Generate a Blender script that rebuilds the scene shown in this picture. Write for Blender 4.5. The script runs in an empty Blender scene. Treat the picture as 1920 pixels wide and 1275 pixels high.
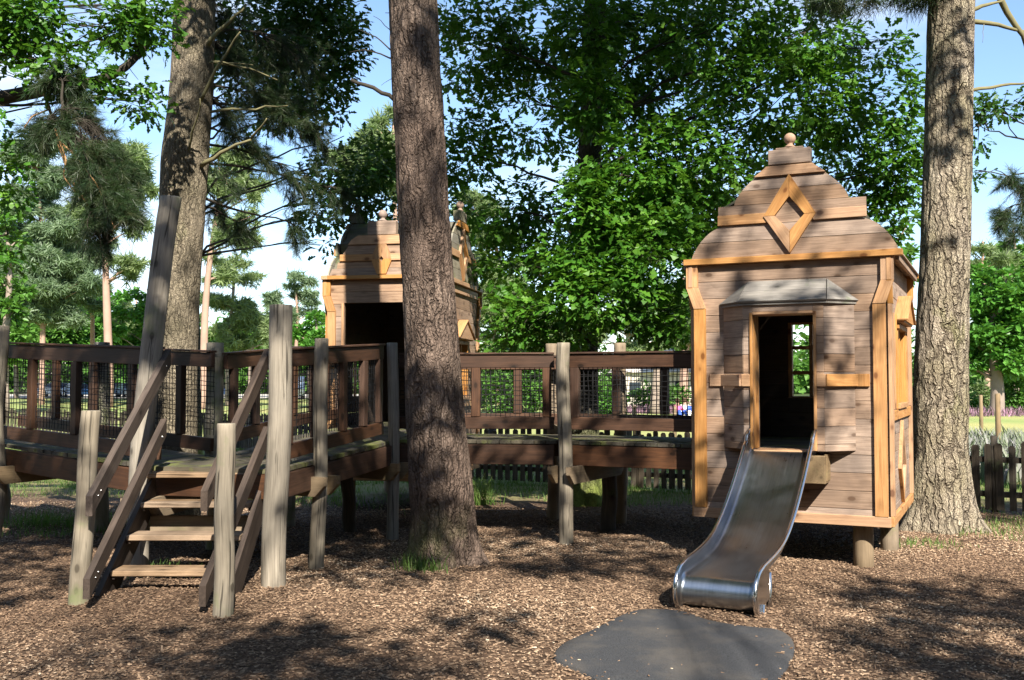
import bpy, math, random
import numpy as np
from mathutils import Vector
R=math.radians; PI=math.pi
sc=bpy.context.scene; COL=sc.collection
rng=np.random.RandomState(7); random.seed(7)
# ---------------------------------------------------------------- camera maths
F=1900.0; TH=R(2.34); CT,ST=math.cos(TH),math.sin(TH); CH=1.6
def ray(px,py):
    s=(637.5-py)/F
    return ((px-960)/F, CT-s*ST, ST+s*CT)
def P(px,py,Y):
    r=ray(px,py); t=Y/r[1]; return np.array((r[0]*t,Y,CH+r[2]*t))
def G(px,py):
    r=ray(px,py); t=-CH/r[2]; return np.array((r[0]*t,r[1]*t,0.0))
SUN=np.array((.188,-.744,.64)); SUN/=np.linalg.norm(SUN)
# ---------------------------------------------------------------- noise
def _h(i,j,k,s):
    n=(i*374761393+j*668265263+k*2147483647+s*974634777).astype(np.int64)&0xffffffff
    n=((n^(n>>13))*1274126177)&0xffffffff
    return ((n^(n>>16))&0xffff)/65535.0
def vn(Pt,s=0):
    Pt=np.asarray(Pt,float); f=np.floor(Pt).astype(np.int64); t=Pt-f; t=t*t*(3-2*t)
    i,j,k=f[...,0],f[...,1],f[...,2]; a,b,c=t[...,0],t[...,1],t[...,2]
    def L(x,y,u): return x+(y-x)*u
    r0=L(L(_h(i,j,k,s),_h(i+1,j,k,s),a),L(_h(i,j+1,k,s),_h(i+1,j+1,k,s),a),b)
    r1=L(L(_h(i,j,k+1,s),_h(i+1,j,k+1,s),a),L(_h(i,j+1,k+1,s),_h(i+1,j+1,k+1,s),a),b)
    return L(r0,r1,c)
def fbm(Pt,s=0,o=4):
    Pt=np.asarray(Pt,float); v=0;a=.5;t=0
    for q in range(o): v=v+a*vn(Pt*(2**q),s+q*17); t+=a; a*=.5
    return v/t
def nrm(v):
    v=np.asarray(v,float); return v/(np.linalg.norm(v,axis=-1,keepdims=True)+1e-12)
# ---------------------------------------------------------------- objects
XF={}
def tag(o,label=None,cat=None,group=None,kind=None):
    if label: o['label']=label
    if cat: o['category']=cat
    if group: o['group']=group
    if kind: o['kind']=kind
    return o
def thing(name,label,cat,loc=(0,0,0),rz=0,group=None):
    o=bpy.data.objects.new(name,None); COL.objects.link(o); o.empty_display_size=.2
    o.location=tuple(float(v) for v in loc); o.rotation_euler=(0,0,rz); tag(o,label,cat,group)
    XF[o.name]=(np.array(loc,float),rz); return o
def rootof(o):
    while o.parent: o=o.parent
    return o
def loc_of(V,parent,org):
    """world vertices to the frame of the thing they belong to"""
    if parent is None: return V-np.array(org)
    r=rootof(parent); l,rz=XF[r.name]; V=V-l; c,s=math.cos(-rz),math.sin(-rz)
    return np.stack([V[:,0]*c-V[:,1]*s, V[:,0]*s+V[:,1]*c, V[:,2]],1)
def link(name,me,mat,parent,org):
    o=bpy.data.objects.new(name,me); COL.objects.link(o)
    if mat is not None: me.materials.append(mat)
    if parent is not None: o.parent=parent
    else:
        o.location=tuple(float(v) for v in org); XF[o.name]=(np.array(org,float),0)
    return o
def npmesh(name,V,Fc,mat,parent=None,org=(0,0,0),lc=None,rnd=None,smooth=False,local=False):
    V=np.asarray(V,float); Fc=np.asarray(Fc,np.int32); k=Fc.shape[1]
    if not local: V=loc_of(V,parent,org)
    me=bpy.data.meshes.new(name); me.vertices.add(len(V)); me.vertices.foreach_set('co',V.astype(np.float32).ravel())
    me.loops.add(Fc.size); me.loops.foreach_set('vertex_index',Fc.ravel())
    me.polygons.add(len(Fc)); me.polygons.foreach_set('loop_start',np.arange(0,Fc.size,k,dtype=np.int32))
    me.polygons.foreach_set('loop_total',np.full(len(Fc),k,np.int32))
    me.polygons.foreach_set('use_smooth',np.full(len(Fc),bool(smooth)))
    me.update(calc_edges=True)
    if lc is not None:
        a=me.attributes.new('lc','FLOAT_VECTOR','POINT'); a.data.foreach_set('vector',np.asarray(lc,np.float32).ravel())
    if rnd is not None:
        a=me.attributes.new('rnd','FLOAT','POINT'); a.data.foreach_set('value',np.asarray(rnd,np.float32).ravel())
    return link(name,me,mat,parent,org)
SG=[(a,b,c) for a in(-1,1) for b in(-1,1) for c in(-1,1)]
def _ci(s): return ((s[0]>0)*4+(s[1]>0)*2+(s[2]>0))
def _boxfaces():
    fs=[]
    for ax in range(3):
        o=[i for i in range(3) if i!=ax]
        for sg in(-1,1):
            q=[]
            for (p,r) in((-1,-1),(1,-1),(1,1),(-1,1)):
                s=[0,0,0]; s[ax]=sg; s[o[0]]=p; s[o[1]]=r; q.append(_ci(s)*3+ax)
            fs.append(q)
    for ax in range(3):
        o=[i for i in range(3) if i!=ax]
        for p in(-1,1):
            for r in(-1,1):
                s0=[0,0,0]; s0[ax]=-1; s0[o[0]]=p; s0[o[1]]=r; s1=list(s0); s1[ax]=1
                fs.append([_ci(s0)*3+o[0],_ci(s1)*3+o[0],_ci(s1)*3+o[1],_ci(s0)*3+o[1]])
    for s in SG: fs.append([_ci(s)*3,_ci(s)*3+1,_ci(s)*3+2])
    return fs
BF=_boxfaces()
class MB:
    """collects shapes into one mesh; every board keeps its own grain coordinates"""
    def __init__(s): s.V=[];s.F=[];s.L=[];s.R=[];s.n=0;s.P=[]
    def add(s,V,Fc,lc=None,rnd=None):
        V=np.asarray(V,float); 
        if lc is None: lc=V
        if rnd is None: rnd=random.random()
        s.P.append((s.n,s.n+len(V),len(s.F),len(s.F)+len(Fc)))
        s.V.append(V); s.F+= [[i+s.n for i in f] for f in Fc]
        s.L.append(np.asarray(lc,float)+np.array([random.uniform(0,40),random.uniform(0,9),random.uniform(0,9)]))
        s.R.append(np.full(len(V),rnd) if np.isscalar(rnd) else np.asarray(rnd)); s.n+=len(V); return s
    def box(s,c,h,ax=(1,0,0),ay=(0,1,0),b=.004,rnd=None,grain=0,sag=0):
        """oriented chamfered box; centre c, half sizes h"""
        ax=nrm(ax); ay=nrm(ay-np.dot(ay,ax)*ax); az=np.cross(ax,ay); h=np.array(h,float); b=min(b,h.min()*.4)
        loc=[]
        for g in SG:
            for k in range(3):
                p=[g[i]*(h[i]-(0 if i==k else b)) for i in range(3)]; loc.append(p)
        loc=np.array(loc); V=np.array(c,float)+loc[:,:1]*ax+loc[:,1:2]*ay+loc[:,2:3]*az
        l=loc if grain==0 else np.roll(loc,-grain,axis=1)
        return s.add(V,BF,l,rnd)
    def bar(s,p,q,w,t,up=(0,0,1),b=.004,rnd=None,ext=0):
        """board from p to q; t = size along up, w = across"""
        p=np.array(p,float);q=np.array(q,float); d=q-p; L=np.linalg.norm(d); ax=d/L; up=nrm(up)
        side=nrm(np.cross(up,ax)); return s.box((p+q)/2,(L/2+ext,w/2,t/2),ax,side,b,rnd)
    def prism(s,poly,o,du,dv,dn,th,rnd=None,grain='u'):
        """flat polygon (u,v) extruded th along dn"""
        o=np.array(o,float);du=np.array(du,float);dv=np.array(dv,float);dn=nrm(dn)
        poly=np.array(poly,float); n=len(poly)
        A=o+poly[:,:1]*du+poly[:,1:]*dv; B=A+dn*th; V=np.vstack([A,B])
        Fc=[list(range(n))[::-1],list(range(n,2*n))]+[[i,(i+1)%n,n+(i+1)%n,n+i] for i in range(n)]
        u=poly[:,0];v=poly[:,1]
        if isinstance(grain,(int,float)):
            c,sn=math.cos(grain),math.sin(grain); u,v=u*c+v*sn,-u*sn+v*c
        elif grain=='v': u,v=v,u
        l=np.vstack([np.stack([u,v,0*u],1),np.stack([u,v,0*u+th],1)])
        return s.add(V,Fc,l,rnd)
    def tube(s,pts,rad,k=8,cap=True,rnd=None,wob=0,seed=0,jit=None):
        pts=np.array(pts,float); n=len(pts); rad=np.broadcast_to(np.array(rad,float),(n,))
        T=np.gradient(pts,axis=0) if n>2 else np.repeat((pts[-1:]-pts[:1]),n,0); T=nrm(T)
        ref=np.array([0,0,1.]) if abs(T[0][2])<.9 else np.array([1.,0,0])
        N=[];x=nrm(np.cross(ref,T[0]))
        for t in T: x=nrm(x-np.dot(x,t)*t); N.append(x)
        N=np.array(N);B=np.cross(T,N); a=np.arange(k)*2*PI/k
        rr=rad[:,None]*np.ones((n,k))
        sl=np.concatenate([[0],np.cumsum(np.linalg.norm(np.diff(pts,axis=0),axis=1))])
        if wob:
            q=np.stack([np.cos(a)[None,:]*1.1+0*sl[:,None],np.sin(a)[None,:]*1.1+0*sl[:,None],sl[:,None]*2+0*a[None,:]],-1)
            rr=rr*(1+wob*(vn(q+seed*7.3,seed)-.5)*2)
        V=pts[:,None,:]+rr[...,None]*(np.cos(a)[None,:,None]*N[:,None,:]+np.sin(a)[None,:,None]*B[:,None,:])
        l=np.stack([sl[:,None]+0*a[None,:],rr*np.cos(a),rr*np.sin(a)],-1).reshape(-1,3)
        V=V.reshape(-1,3); Fc=[]
        for i in range(n-1):
            for j in range(k):
                j2=(j+1)%k; Fc.append([i*k+j,i*k+j2,(i+1)*k+j2,(i+1)*k+j])
        if cap: Fc.append([j for j in range(k)][::-1]); Fc.append([(n-1)*k+j for j in range(k)])
        return s.add(V,Fc,l,rnd)
    def lathe(s,c,prof,k=20,rnd=None):
        c=np.array(c,float); V=[];a=np.arange(k)*2*PI/k
        for r,z in prof: V+= [c+np.array([r*math.cos(t),r*math.sin(t),z]) for t in a]
        n=len(prof);Fc=[[i*k+j,i*k+(j+1)%k,(i+1)*k+(j+1)%k,(i+1)*k+j] for i in range(n-1) for j in range(k)]
        Fc.append(list(range(k))[::-1]);Fc.append([(n-1)*k+j for j in range(k)])
        V=np.array(V); return s.add(V,Fc,V-c,rnd)
    def each(s,name,mat,parent=None,smooth=False,local=False):
        """every shape collected becomes an object of its own"""
        for i,(a,b,c,d) in enumerate(s.P):
            m=MB(); m.V=[s.V[i]];m.L=[s.L[i]];m.R=[s.R[i]];m.F=[[v-a for v in f] for f in s.F[c:d]]; o=m.build(name,mat,parent,smooth,local=local)
        return o
    def build(s,name,mat,parent=None,smooth=False,org=(0,0,0),local=False,label=None):
        V=np.vstack(s.V)
        if not local: V=loc_of(V,parent,org)
        me=bpy.data.meshes.new(name); me.from_pydata(V.tolist(),[],s.F)
        a=me.attributes.new('lc','FLOAT_VECTOR','POINT'); a.data.foreach_set('vector',np.vstack(s.L).astype(np.float32).ravel())
        a=me.attributes.new('rnd','FLOAT','POINT'); a.data.foreach_set('value',np.concatenate(s.R).astype(np.float32))
        if smooth:
            me.polygons.foreach_set('use_smooth',[len(p.vertices)<=4 for p in me.polygons])
        me.update(); o=link(name,me,mat,parent,org)
        if label: o['label']=label
        return o
# ---------------------------------------------------------------- materials
class NT:
    def __init__(s,name):
        s.m=bpy.data.materials.new(name); s.m.use_nodes=True; s.t=s.m.node_tree; s.N=s.t.nodes; s.N.clear()
        s.out=s.N.new('ShaderNodeOutputMaterial')
    def n(s,ty,**k):
        x=s.N.new(ty)
        for a,b in k.items():
            if a.startswith('i_'):
                key=a[2:].replace('_',' '); x.inputs[key].default_value=b
            else: setattr(x,a,b)
        return x
    def l(s,a,b): s.t.links.new(a,b)
    def attr(s,nm): return s.n('ShaderNodeAttribute',attribute_name=nm)
    def mapv(s,src,scale,loc=(0,0,0)):
        m=s.n('ShaderNodeMapping'); m.inputs['Scale'].default_value=scale; m.inputs['Location'].default_value=loc; s.l(src,m.inputs[0]); return m.outputs[0]
    def noise(s,src,scale=5,detail=4,rough=.55,dist=0,out='Fac'):
        x=s.n('ShaderNodeTexNoise'); x.inputs['Scale'].default_value=scale; x.inputs['Detail'].default_value=detail
        x.inputs['Roughness'].default_value=rough; x.inputs['Distortion'].default_value=dist
        if src is not None: s.l(src,x.inputs['Vector'])
        return x.outputs[out]
    def voro(s,src,scale=5,feature='F1',out='Distance',rnd=1):
        x=s.n('ShaderNodeTexVoronoi',feature=feature); x.inputs['Scale'].default_value=scale; x.inputs['Randomness'].default_value=rnd
        s.l(src,x.inputs['Vector']); return x.outputs[out]
    def ramp(s,src,stops,interp='LINEAR'):
        x=s.n('ShaderNodeValToRGB'); r=x.color_ramp; r.interpolation=interp
        while len(r.elements)<len(stops): r.elements.new(.5)
        for e,(p,c) in zip(r.elements,stops):
            e.position=p; e.color=(c,c,c,1) if isinstance(c,(int,float)) else (*c,1)
        s.l(src,x.inputs[0]); return x.outputs[0]
    def math(s,op,a,b=None,c=None,clamp=False):
        x=s.n('ShaderNodeMath',operation=op,use_clamp=clamp)
        for i,v in enumerate((a,b,c)):
            if v is None: continue
            if isinstance(v,(int,float)): x.inputs[i].default_value=v
            else: s.l(v,x.inputs[i])
        return x.outputs[0]
    def mix(s,f,a,b,mode='MIX'):
        x=s.n('ShaderNodeMix',data_type='RGBA',blend_type=mode)
        for i,v in ((0,f),(6,a),(7,b)):
            if isinstance(v,(int,float)): x.inputs[i].default_value=v
            elif isinstance(v,tuple): x.inputs[i].default_value=(*v,1)
            else: s.l(v,x.inputs[i])
        return x.outputs[2]
    def bsdf(s,col,rough=.8,bump=None,bs=.5,bd=.01,metal=0,spec=.3):
        b=s.n('ShaderNodeBsdfPrincipled')
        for k,v in (('Base Color',col),('Roughness',rough),('Metallic',metal),('Specular IOR Level',spec)):
            if isinstance(v,tuple): b.inputs[k].default_value=(*v,1)
            elif isinstance(v,(int,float)): b.inputs[k].default_value=v
            else: s.l(v,b.inputs[k])
        if bump is not None:
            u=s.n('ShaderNodeBump'); u.inputs['Strength'].default_value=bs; u.inputs['Distance'].default_value=bd
            s.l(bump,u.inputs['Height']); s.l(u.outputs[0],b.inputs['Normal'])
        s.l(b.outputs[0],s.out.inputs[0]); return b
def wood(name,dark,light,rough=.75,gs=1.0,knots=.5,moss=None,mosst=.55,bd=.003,stain=.5,knotc=None,var=.35,crack=0,stainc=None):
    t=NT(name); lc=t.attr('lc').outputs['Vector']; rn=t.attr('rnd').outputs['Fac']
    g1=t.noise(t.mapv(lc,(1.3*gs,26*gs,26*gs)),1.6,5,.6,1.2)
    g2=t.noise(t.mapv(lc,(3*gs,90*gs,90*gs)),1.5,3,.6,.3)
    g=t.math('ADD',t.math('MULTIPLY',g1,.65),t.math('MULTIPLY',g2,.35))
    c=t.mix(t.ramp(g,[(.33,0),(.66,1)]),dark,light)
    geo=t.n('ShaderNodeNewGeometry').outputs['Position']
    st=t.noise(geo,2.3,5,.6,.4)
    c=t.mix(t.math('MULTIPLY',t.ramp(st,[(.42,0),(.68,1)]),stain),c,stainc or tuple(v*.45 for v in dark))
    if knots:
        k=t.voro(t.mapv(lc,(5.2,9,9)),1.0); k2=t.voro(t.mapv(lc,(5.2,9,9)),1.0,out='Color')
        sep=t.n('ShaderNodeSeparateColor'); t.l(k2,sep.inputs[0])
        on=t.math('GREATER_THAN',sep.outputs[0],1-knots)
        m=t.math('MULTIPLY',t.ramp(k,[(.13,1),(.2,0)]),on)
        c=t.mix(m,c,knotc or tuple(v*.28 for v in dark))
        m2=t.math('MULTIPLY',t.ramp(k,[(.18,.5),(.42,0)]),on); c=t.mix(m2,c,tuple(v*.7 for v in dark))
    # board to board
    hv=t.n('ShaderNodeHueSaturation'); t.l(c,hv.inputs['Color'])
    t.l(t.math('ADD',t.math('MULTIPLY',rn,var),1-var*.5),hv.inputs['Value'])
    t.l(t.math('ADD',t.math('MULTIPLY',t.math('FRACT',t.math('MULTIPLY',rn,7.13)),.38),.78),hv.inputs['Saturation'])
    c=hv.outputs[0]
    if moss:
        mm=t.noise(t.mapv(geo,(1,1,1),(5,3,1)),3.2,5,.65); c=t.mix(t.ramp(mm,[(mosst,0),(mosst+.15,.85)]),c,moss)
    h=g
    if crack:
        cr=t.noise(t.mapv(lc,(1.0,30,30),(3,3,3)),1.5,2,.5,.6); cm=t.ramp(cr,[(.34,1),(.385,0)])
        c=t.mix(t.math('MULTIPLY',cm,crack),c,tuple(v*.2 for v in dark)); h=t.math('SUBTRACT',g,t.math('MULTIPLY',cm,1.2))
    if crack>.8:   # soil splashed on the foot of the logs
        sz_=t.n('ShaderNodeSeparateXYZ'); t.l(geo,sz_.inputs[0]); zz=t.math('ADD',sz_.outputs[2],t.math('MULTIPLY',st,.5)); c=t.mix(t.ramp(zz,[(.24,.75),(.42,0)]),c,(.07,.048,.032))
    t.bsdf(c,rough,h,.55,bd); return t.m
def barkmat(name,dark,mid,light,sc_=1.0,crk=.85,bd=.03,zs=3.0,wide=0,moss=None,mosst=.6,zmoss=None,flat=.3,tint=None):
    t=NT(name); lc=t.attr('lc').outputs['Vector']; geo=t.n('ShaderNodeNewGeometry').outputs['Position']
    wv=t.noise(geo,6,3,.6,out='Color'); 
    v=t.n('ShaderNodeVectorMath',operation='MULTIPLY_ADD'); t.l(wv,v.inputs[0]); v.inputs[1].default_value=(.14,.14,.22); t.l(geo,v.inputs[2])
    mp=t.mapv(v.outputs[0],(17*sc_*(.68 if wide else 1),17*sc_*(.68 if wide else 1),zs*sc_))
    e=t.voro(mp,1.0,'DISTANCE_TO_EDGE'); e2=t.voro(t.mapv(v.outputs[0],(48*sc_,48*sc_,11*sc_)),1.0,'DISTANCE_TO_EDGE')
    fine=t.noise(t.mapv(geo,(85,85,11)),1.2,6,.72)
    brk=t.ramp(t.noise(t.mapv(geo,(9,9,3)),1,3,.6),[(.36,.25),(.58,1)]); cr=t.math('MULTIPLY',t.ramp(e,[(0,1),(.045 if wide else .09,.7 if wide else .4),(.11 if wide else .24,0)]),1.0 if wide else brk); cr2=t.ramp(e2,[(0,1),(.2,0)])
    big=t.noise(geo,1.4,4,.6)
    c=t.mix(t.ramp(fine,[(.3,0),(.7,1)]),mid,light)
    c=t.mix(t.ramp(big,[(.38,0),(.66,1)]),c,tint or mid)
    pc=t.voro(mp,1.0,out='Color'); sp=t.n('ShaderNodeSeparateColor'); t.l(pc,sp.inputs[0])
    c=t.mix(t.math('MULTIPLY',sp.outputs[0],.3),c,dark)
    c=t.mix(t.math('MULTIPLY',cr2,.45),c,dark); c=t.mix(t.math('MULTIPLY',cr,crk),c,tuple(x*.38 for x in dark))
    fl=t.noise(t.mapv(geo,(30,30,4.5)),1.3,4,.65,.5); c=t.mix(t.math('MULTIPLY',t.ramp(fl,[(.42,0),(.5,.6),(.62,0)]),.6),c,dark)
    if moss:
        mm=t.noise(t.mapv(geo,(1,1,.5)),2.2,5,.65); f=t.ramp(mm,[(mosst,0),(mosst+.16,.8)])
        if zmoss:
            sx=t.n('ShaderNodeSeparateXYZ'); t.l(geo,sx.inputs[0])
            zz=t.ramp(t.math('DIVIDE',sx.outputs[2],zmoss),[(0,1),(1,0)])
            f=t.math('MULTIPLY',zz,t.ramp(mm,[(mosst-.2,0),(mosst,1)]))
        c=t.mix(f,c,moss)
    h=t.math('SUBTRACT',t.math('ADD',t.math('MULTIPLY',fine,.5),t.math('MULTIPLY',fl,.7)),t.math('ADD',t.math('MULTIPLY',cr,1.1),t.math('MULTIPLY',cr2,.35)))
    t.bsdf(c,.9,h,1.0,bd/sc_,spec=.15); return t.m
def leafmat(name,c0,c1,c2,tr=.35,rough=.45,back=None,spec=.35):
    t=NT(name); rn=t.attr('rnd').outputs['Fac']
    c=t.ramp(rn,[(0,c0),(.5,c1),(1,c2)])
    b=t.n('ShaderNodeBsdfPrincipled'); t.l(c,b.inputs['Base Color']); b.inputs['Roughness'].default_value=rough; b.inputs['Specular IOR Level'].default_value=spec
    tl=t.n('ShaderNodeBsdfTranslucent'); x=t.mix(.5,c,(.16,.34,.02),'MIX'); t.l(x,tl.inputs[0])
    ms=t.n('ShaderNodeMixShader'); ms.inputs[0].default_value=tr; t.l(b.outputs[0],ms.inputs[1]); t.l(tl.outputs[0],ms.inputs[2]); t.l(ms.outputs[0],t.out.inputs[0])
    return t.m
def plain(name,col,rough=.7,metal=0,ns=0,amp=.3,bd=.004,spec=.3):
    t=NT(name)
    if ns:
        geo=t.n('ShaderNodeNewGeometry').outputs['Position']; f=t.noise(geo,ns,4,.6)
        c=t.mix(f,tuple(v*(1-amp) for v in col),tuple(min(1,v*(1+amp)) for v in col)); t.bsdf(c,rough,f,.4,bd,metal,spec)
    else: t.bsdf(col,rough,metal=metal,spec=spec)
    return t.m
M={}
M['grey']=wood('grey_log',(.155,.132,.10),(.31,.27,.212),.85,.9,.3,(.17,.19,.09),.60,.004,.3,crack=.8,var=.2,stainc=(.10,.095,.08))
M['greybrown']=wood('weathered_board',(.175,.115,.077),(.40,.28,.198),.8,1,.5,None,0,.002,.5,var=.3,stainc=(.12,.085,.068),knotc=(.09,.045,.025))
M['greygreen']=wood('canopy_board',(.15,.138,.122),(.27,.25,.225),.8,1,.35,(.12,.15,.08),.60,.002,.4,var=.25)
M['orange']=wood('new_trim_board',(.31,.15,.058),(.54,.305,.135),.6,1,.75,None,0,.0015,.22,var=.25,stainc=(.24,.11,.05),knotc=(.10,.03,.012))
M['stain']=wood('dark_stained_board',(.034,.018,.011),(.095,.048,.028),.55,1,.4,None,0,.002,.5,var=.5,stainc=(.03,.018,.014))
M['stair']=wood('worn_stair_board',(.034,.024,.019),(.09,.066,.051),.7,1,.3,None,0,.002,.4,var=.35)
M['tread']=wood('tread_board',(.18,.12,.072),(.36,.25,.16),.75,1,.3,None,0,.002,.35,var=.3,crack=.6)
M['deck']=wood('mossy_deck_board',(.045,.038,.028),(.115,.10,.072),.85,1,.2,(.14,.16,.035),.5,.003,.4,var=.5)  # mossy boards, darkened to stand in for shade over the decks
M['beam']=wood('pale_beam',(.16,.115,.068),(.28,.205,.125),.75,1,.5,(.16,.17,.07),.6,.002,.4,var=.25)
M['roofw']=wood('mossy_roof_board',(.085,.08,.06),(.17,.16,.12),.85,1,.2,(.09,.12,.035),.48,.003,.4,var=.4)
M['gableg']=wood('mossy_gable_board',(.19,.17,.13),(.34,.31,.25),.85,1,.4,(.17,.19,.08),.5,.003,.4,var=.25)
M['fence']=wood('dark_fence_board',(.03,.024,.018),(.085,.068,.05),.85,1,.2,(.09,.11,.05),.58,.003,.4,var=.5)
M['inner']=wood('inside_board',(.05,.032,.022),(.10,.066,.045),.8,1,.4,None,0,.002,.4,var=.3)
M['barkC']=barkmat('pine_bark_brown',(.08,.055,.042),(.235,.172,.132),(.42,.325,.26),1.0,.78,.032,2.4,0,(.13,.15,.05),.62,.6,tint=(.20,.145,.115))
M['barkL']=barkmat('pine_bark_grey',(.10,.08,.055),(.32,.265,.19),(.48,.41,.31),1.5,.6,.03,3.0,0,(.18,.19,.08),.62,tint=(.24,.21,.14))
M['barkR']=barkmat('pine_bark_pale',(.20,.155,.115),(.50,.42,.32),(.68,.60,.48),1.0,.72,.045,1.9,1,(.26,.26,.10),.60,tint=(.38,.34,.21))
M['barkO']=barkmat('oak_bark',(.045,.04,.03),(.10,.09,.065),(.17,.15,.11),1.3,.8,.03,3.0,0,(.22,.27,.06),.5,1.1)
M['barkF']=plain('far_bark',(.24,.19,.155),.9,0,1.5,.35)
M['barkF2']=plain('far_bark_orange',(.33,.215,.165),.9,0,1.2,.35)
M['twig']=plain('branch_bark',(.045,.038,.028),.9,0,9,.4)
M['twigp']=plain('mossy_branch_bark',(.17,.155,.08),.9,0,9,.4)
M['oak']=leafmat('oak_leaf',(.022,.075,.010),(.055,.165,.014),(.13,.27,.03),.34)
M['oakshade']=leafmat('oak_leaf_shaded',(.02,.06,.012),(.032,.095,.017),(.05,.13,.025),.25)  # darker copy of the oak leaf, shade painted into its colour
M['needle']=leafmat('pine_needle',(.016,.035,.014),(.03,.058,.02),(.075,.07,.035),.1)
M['needleF']=leafmat('far_pine_needle',(.10,.15,.06),(.16,.22,.09),(.24,.30,.13),.3)  # distance haze put into the needle colour as paler tones
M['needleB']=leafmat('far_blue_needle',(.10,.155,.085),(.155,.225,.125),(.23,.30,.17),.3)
M['maple']=leafmat('maple_leaf',(.045,.14,.02),(.075,.21,.03),(.12,.30,.045),.3)
M['wood_l']=leafmat('woodland_leaf',(.045,.12,.02),(.08,.19,.03),(.13,.26,.05),.3)
M['grassb']=leafmat('grass_blade',(.05,.11,.02),(.10,.18,.035),(.24,.26,.09),.3,.6)
M['net']=plain('black_rope',(.012,.012,.013),.8)
M['bolt']=plain('galvanised_bolt',(.3,.3,.3),.35,1)
# ---------------------------------------------------------------- ground
def gz(X,Y):
    X=np.asarray(X,float);Y=np.asarray(Y,float)
    p=np.stack([X*.8,Y*.8,0*X],-1); q=np.stack([X*3.1,Y*3.1,0*X+4],-1)
    a=.05*(fbm(p,3,3)-.5)+.022*(vn(q,9)-.5)
    a=a*np.clip((30-Y)/10,0,1)
    # heap of chips kicked up under the lowest tread
    a=a+.07*np.exp(-(((X+2.6)/.55)**2+((Y-7.45)/.28)**2))
    a=a+.05*np.exp(-(((X-.6)/1.2)**2+((Y-12.0)/.5)**2))
    return a
def GZ(x,y): return float(gz(np.array([x]),np.array([y]))[0])
xs=np.concatenate([[-900,-500,-250,-120,-70,-45,-30,-22,-16],np.arange(-12,12.01,.11),[16,22,30,45,70,120,250,500,900]])
ys=np.concatenate([[-300,-120,-50,-20,-8,0,3,4.2],np.arange(4.9,16.01,.09),np.arange(16.5,31,.5),[34,38,44,52,62,75,95,120,170,260,420,700,1200]])
XX,YY=np.meshgrid(xs,ys); ZZ=gz(XX,YY); ZZ[YY>31]=0; ZZ[np.abs(XX)>12]*=0
V=np.stack([XX,YY,ZZ],-1).reshape(-1,3); nx,ny=len(xs),len(ys)
ii,jj=np.meshgrid(np.arange(ny-1),np.arange(nx-1),indexing='ij'); q=(ii*nx+jj).ravel()
Fq=np.stack([q,q+1,q+nx+1,q+nx],1)
t=NT('woodchip_and_grass_ground'); geo=t.n('ShaderNodeNewGeometry').outputs['Position']
sx=t.n('ShaderNodeSeparateXYZ'); t.l(geo,sx.inputs[0]); gx,gy=sx.outputs[0],sx.outputs[1]
nb=t.noise(geo,.9,4,.6); nf=t.noise(geo,9,5,.65)
flat=t.mapv(geo,(1,1,0))
vc=t.voro(flat,42,out='Color'); sp=t.n('ShaderNodeSeparateColor'); t.l(vc,sp.inputs[0])
vd=t.voro(flat,42,'DISTANCE_TO_EDGE')
mul=t.ramp(sp.outputs[0],[(0,(.045,.028,.018)),(.45,(.095,.06,.038)),(.8,(.17,.11,.07)),(1,(.34,.24,.155))])
mul=t.mix(t.ramp(vd,[(0,.8),(.12,0)]),mul,(.03,.018,.012))
mul=t.mix(t.math('MULTIPLY',t.ramp(nb,[(.4,0),(.65,1)]),.35),mul,(.06,.038,.025))
gr=t.mix(nf,(.07,.11,.025),(.16,.21,.055)); gr=t.mix(t.ramp(nb,[(.35,0),(.6,1)]),gr,(.20,.17,.085))
lawn=t.mix(t.noise(geo,.5,5,.6),(.17,.225,.06),(.29,.335,.125)); lawn=t.mix(t.ramp(t.noise(t.mapv(geo,(1,1,1),(9,2,0)),.12,3,.5),[(.45,0),(.65,.8)]),lawn,(.36,.33,.13))
# where each surface lies (metres)
yy=t.math('ADD',gy,t.math('MULTIPLY',t.math('SUBTRACT',nb,.5),3.2)); yy=t.math('ADD',yy,t.math('MULTIPLY',t.math('SUBTRACT',nf,.5),1.2))
# chips reach farther in the middle than at the sides
side=t.math('ADD',t.math('MULTIPLY',gx,-.10),13.4)
side=t.math('SUBTRACT',side,t.ramp(gx,[(0,0),(.2,0)])) if False else side
m1=t.math('MULTIPLY',t.math('SUBTRACT',yy,side),.8,clamp=True)
m2=t.math('MULTIPLY',t.math('SUBTRACT',yy,23.0),.35,clamp=True)
m3=t.math('MULTIPLY',t.math('SUBTRACT',gy,88.0),.15,clamp=True)
c=t.mix(m1,mul,gr); c=t.mix(m2,c,lawn); c=t.mix(m3,c,(.05,.07,.025))
hh=t.math('ADD',t.math('MULTIPLY',sp.outputs[1],1.0),t.math('MULTIPLY',nf,.6))
t.bsdf(c,.95,hh,.7,.012,spec=.15)
o=npmesh('ground',V,Fq,t.m,smooth=True); o['kind']='structure'
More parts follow.
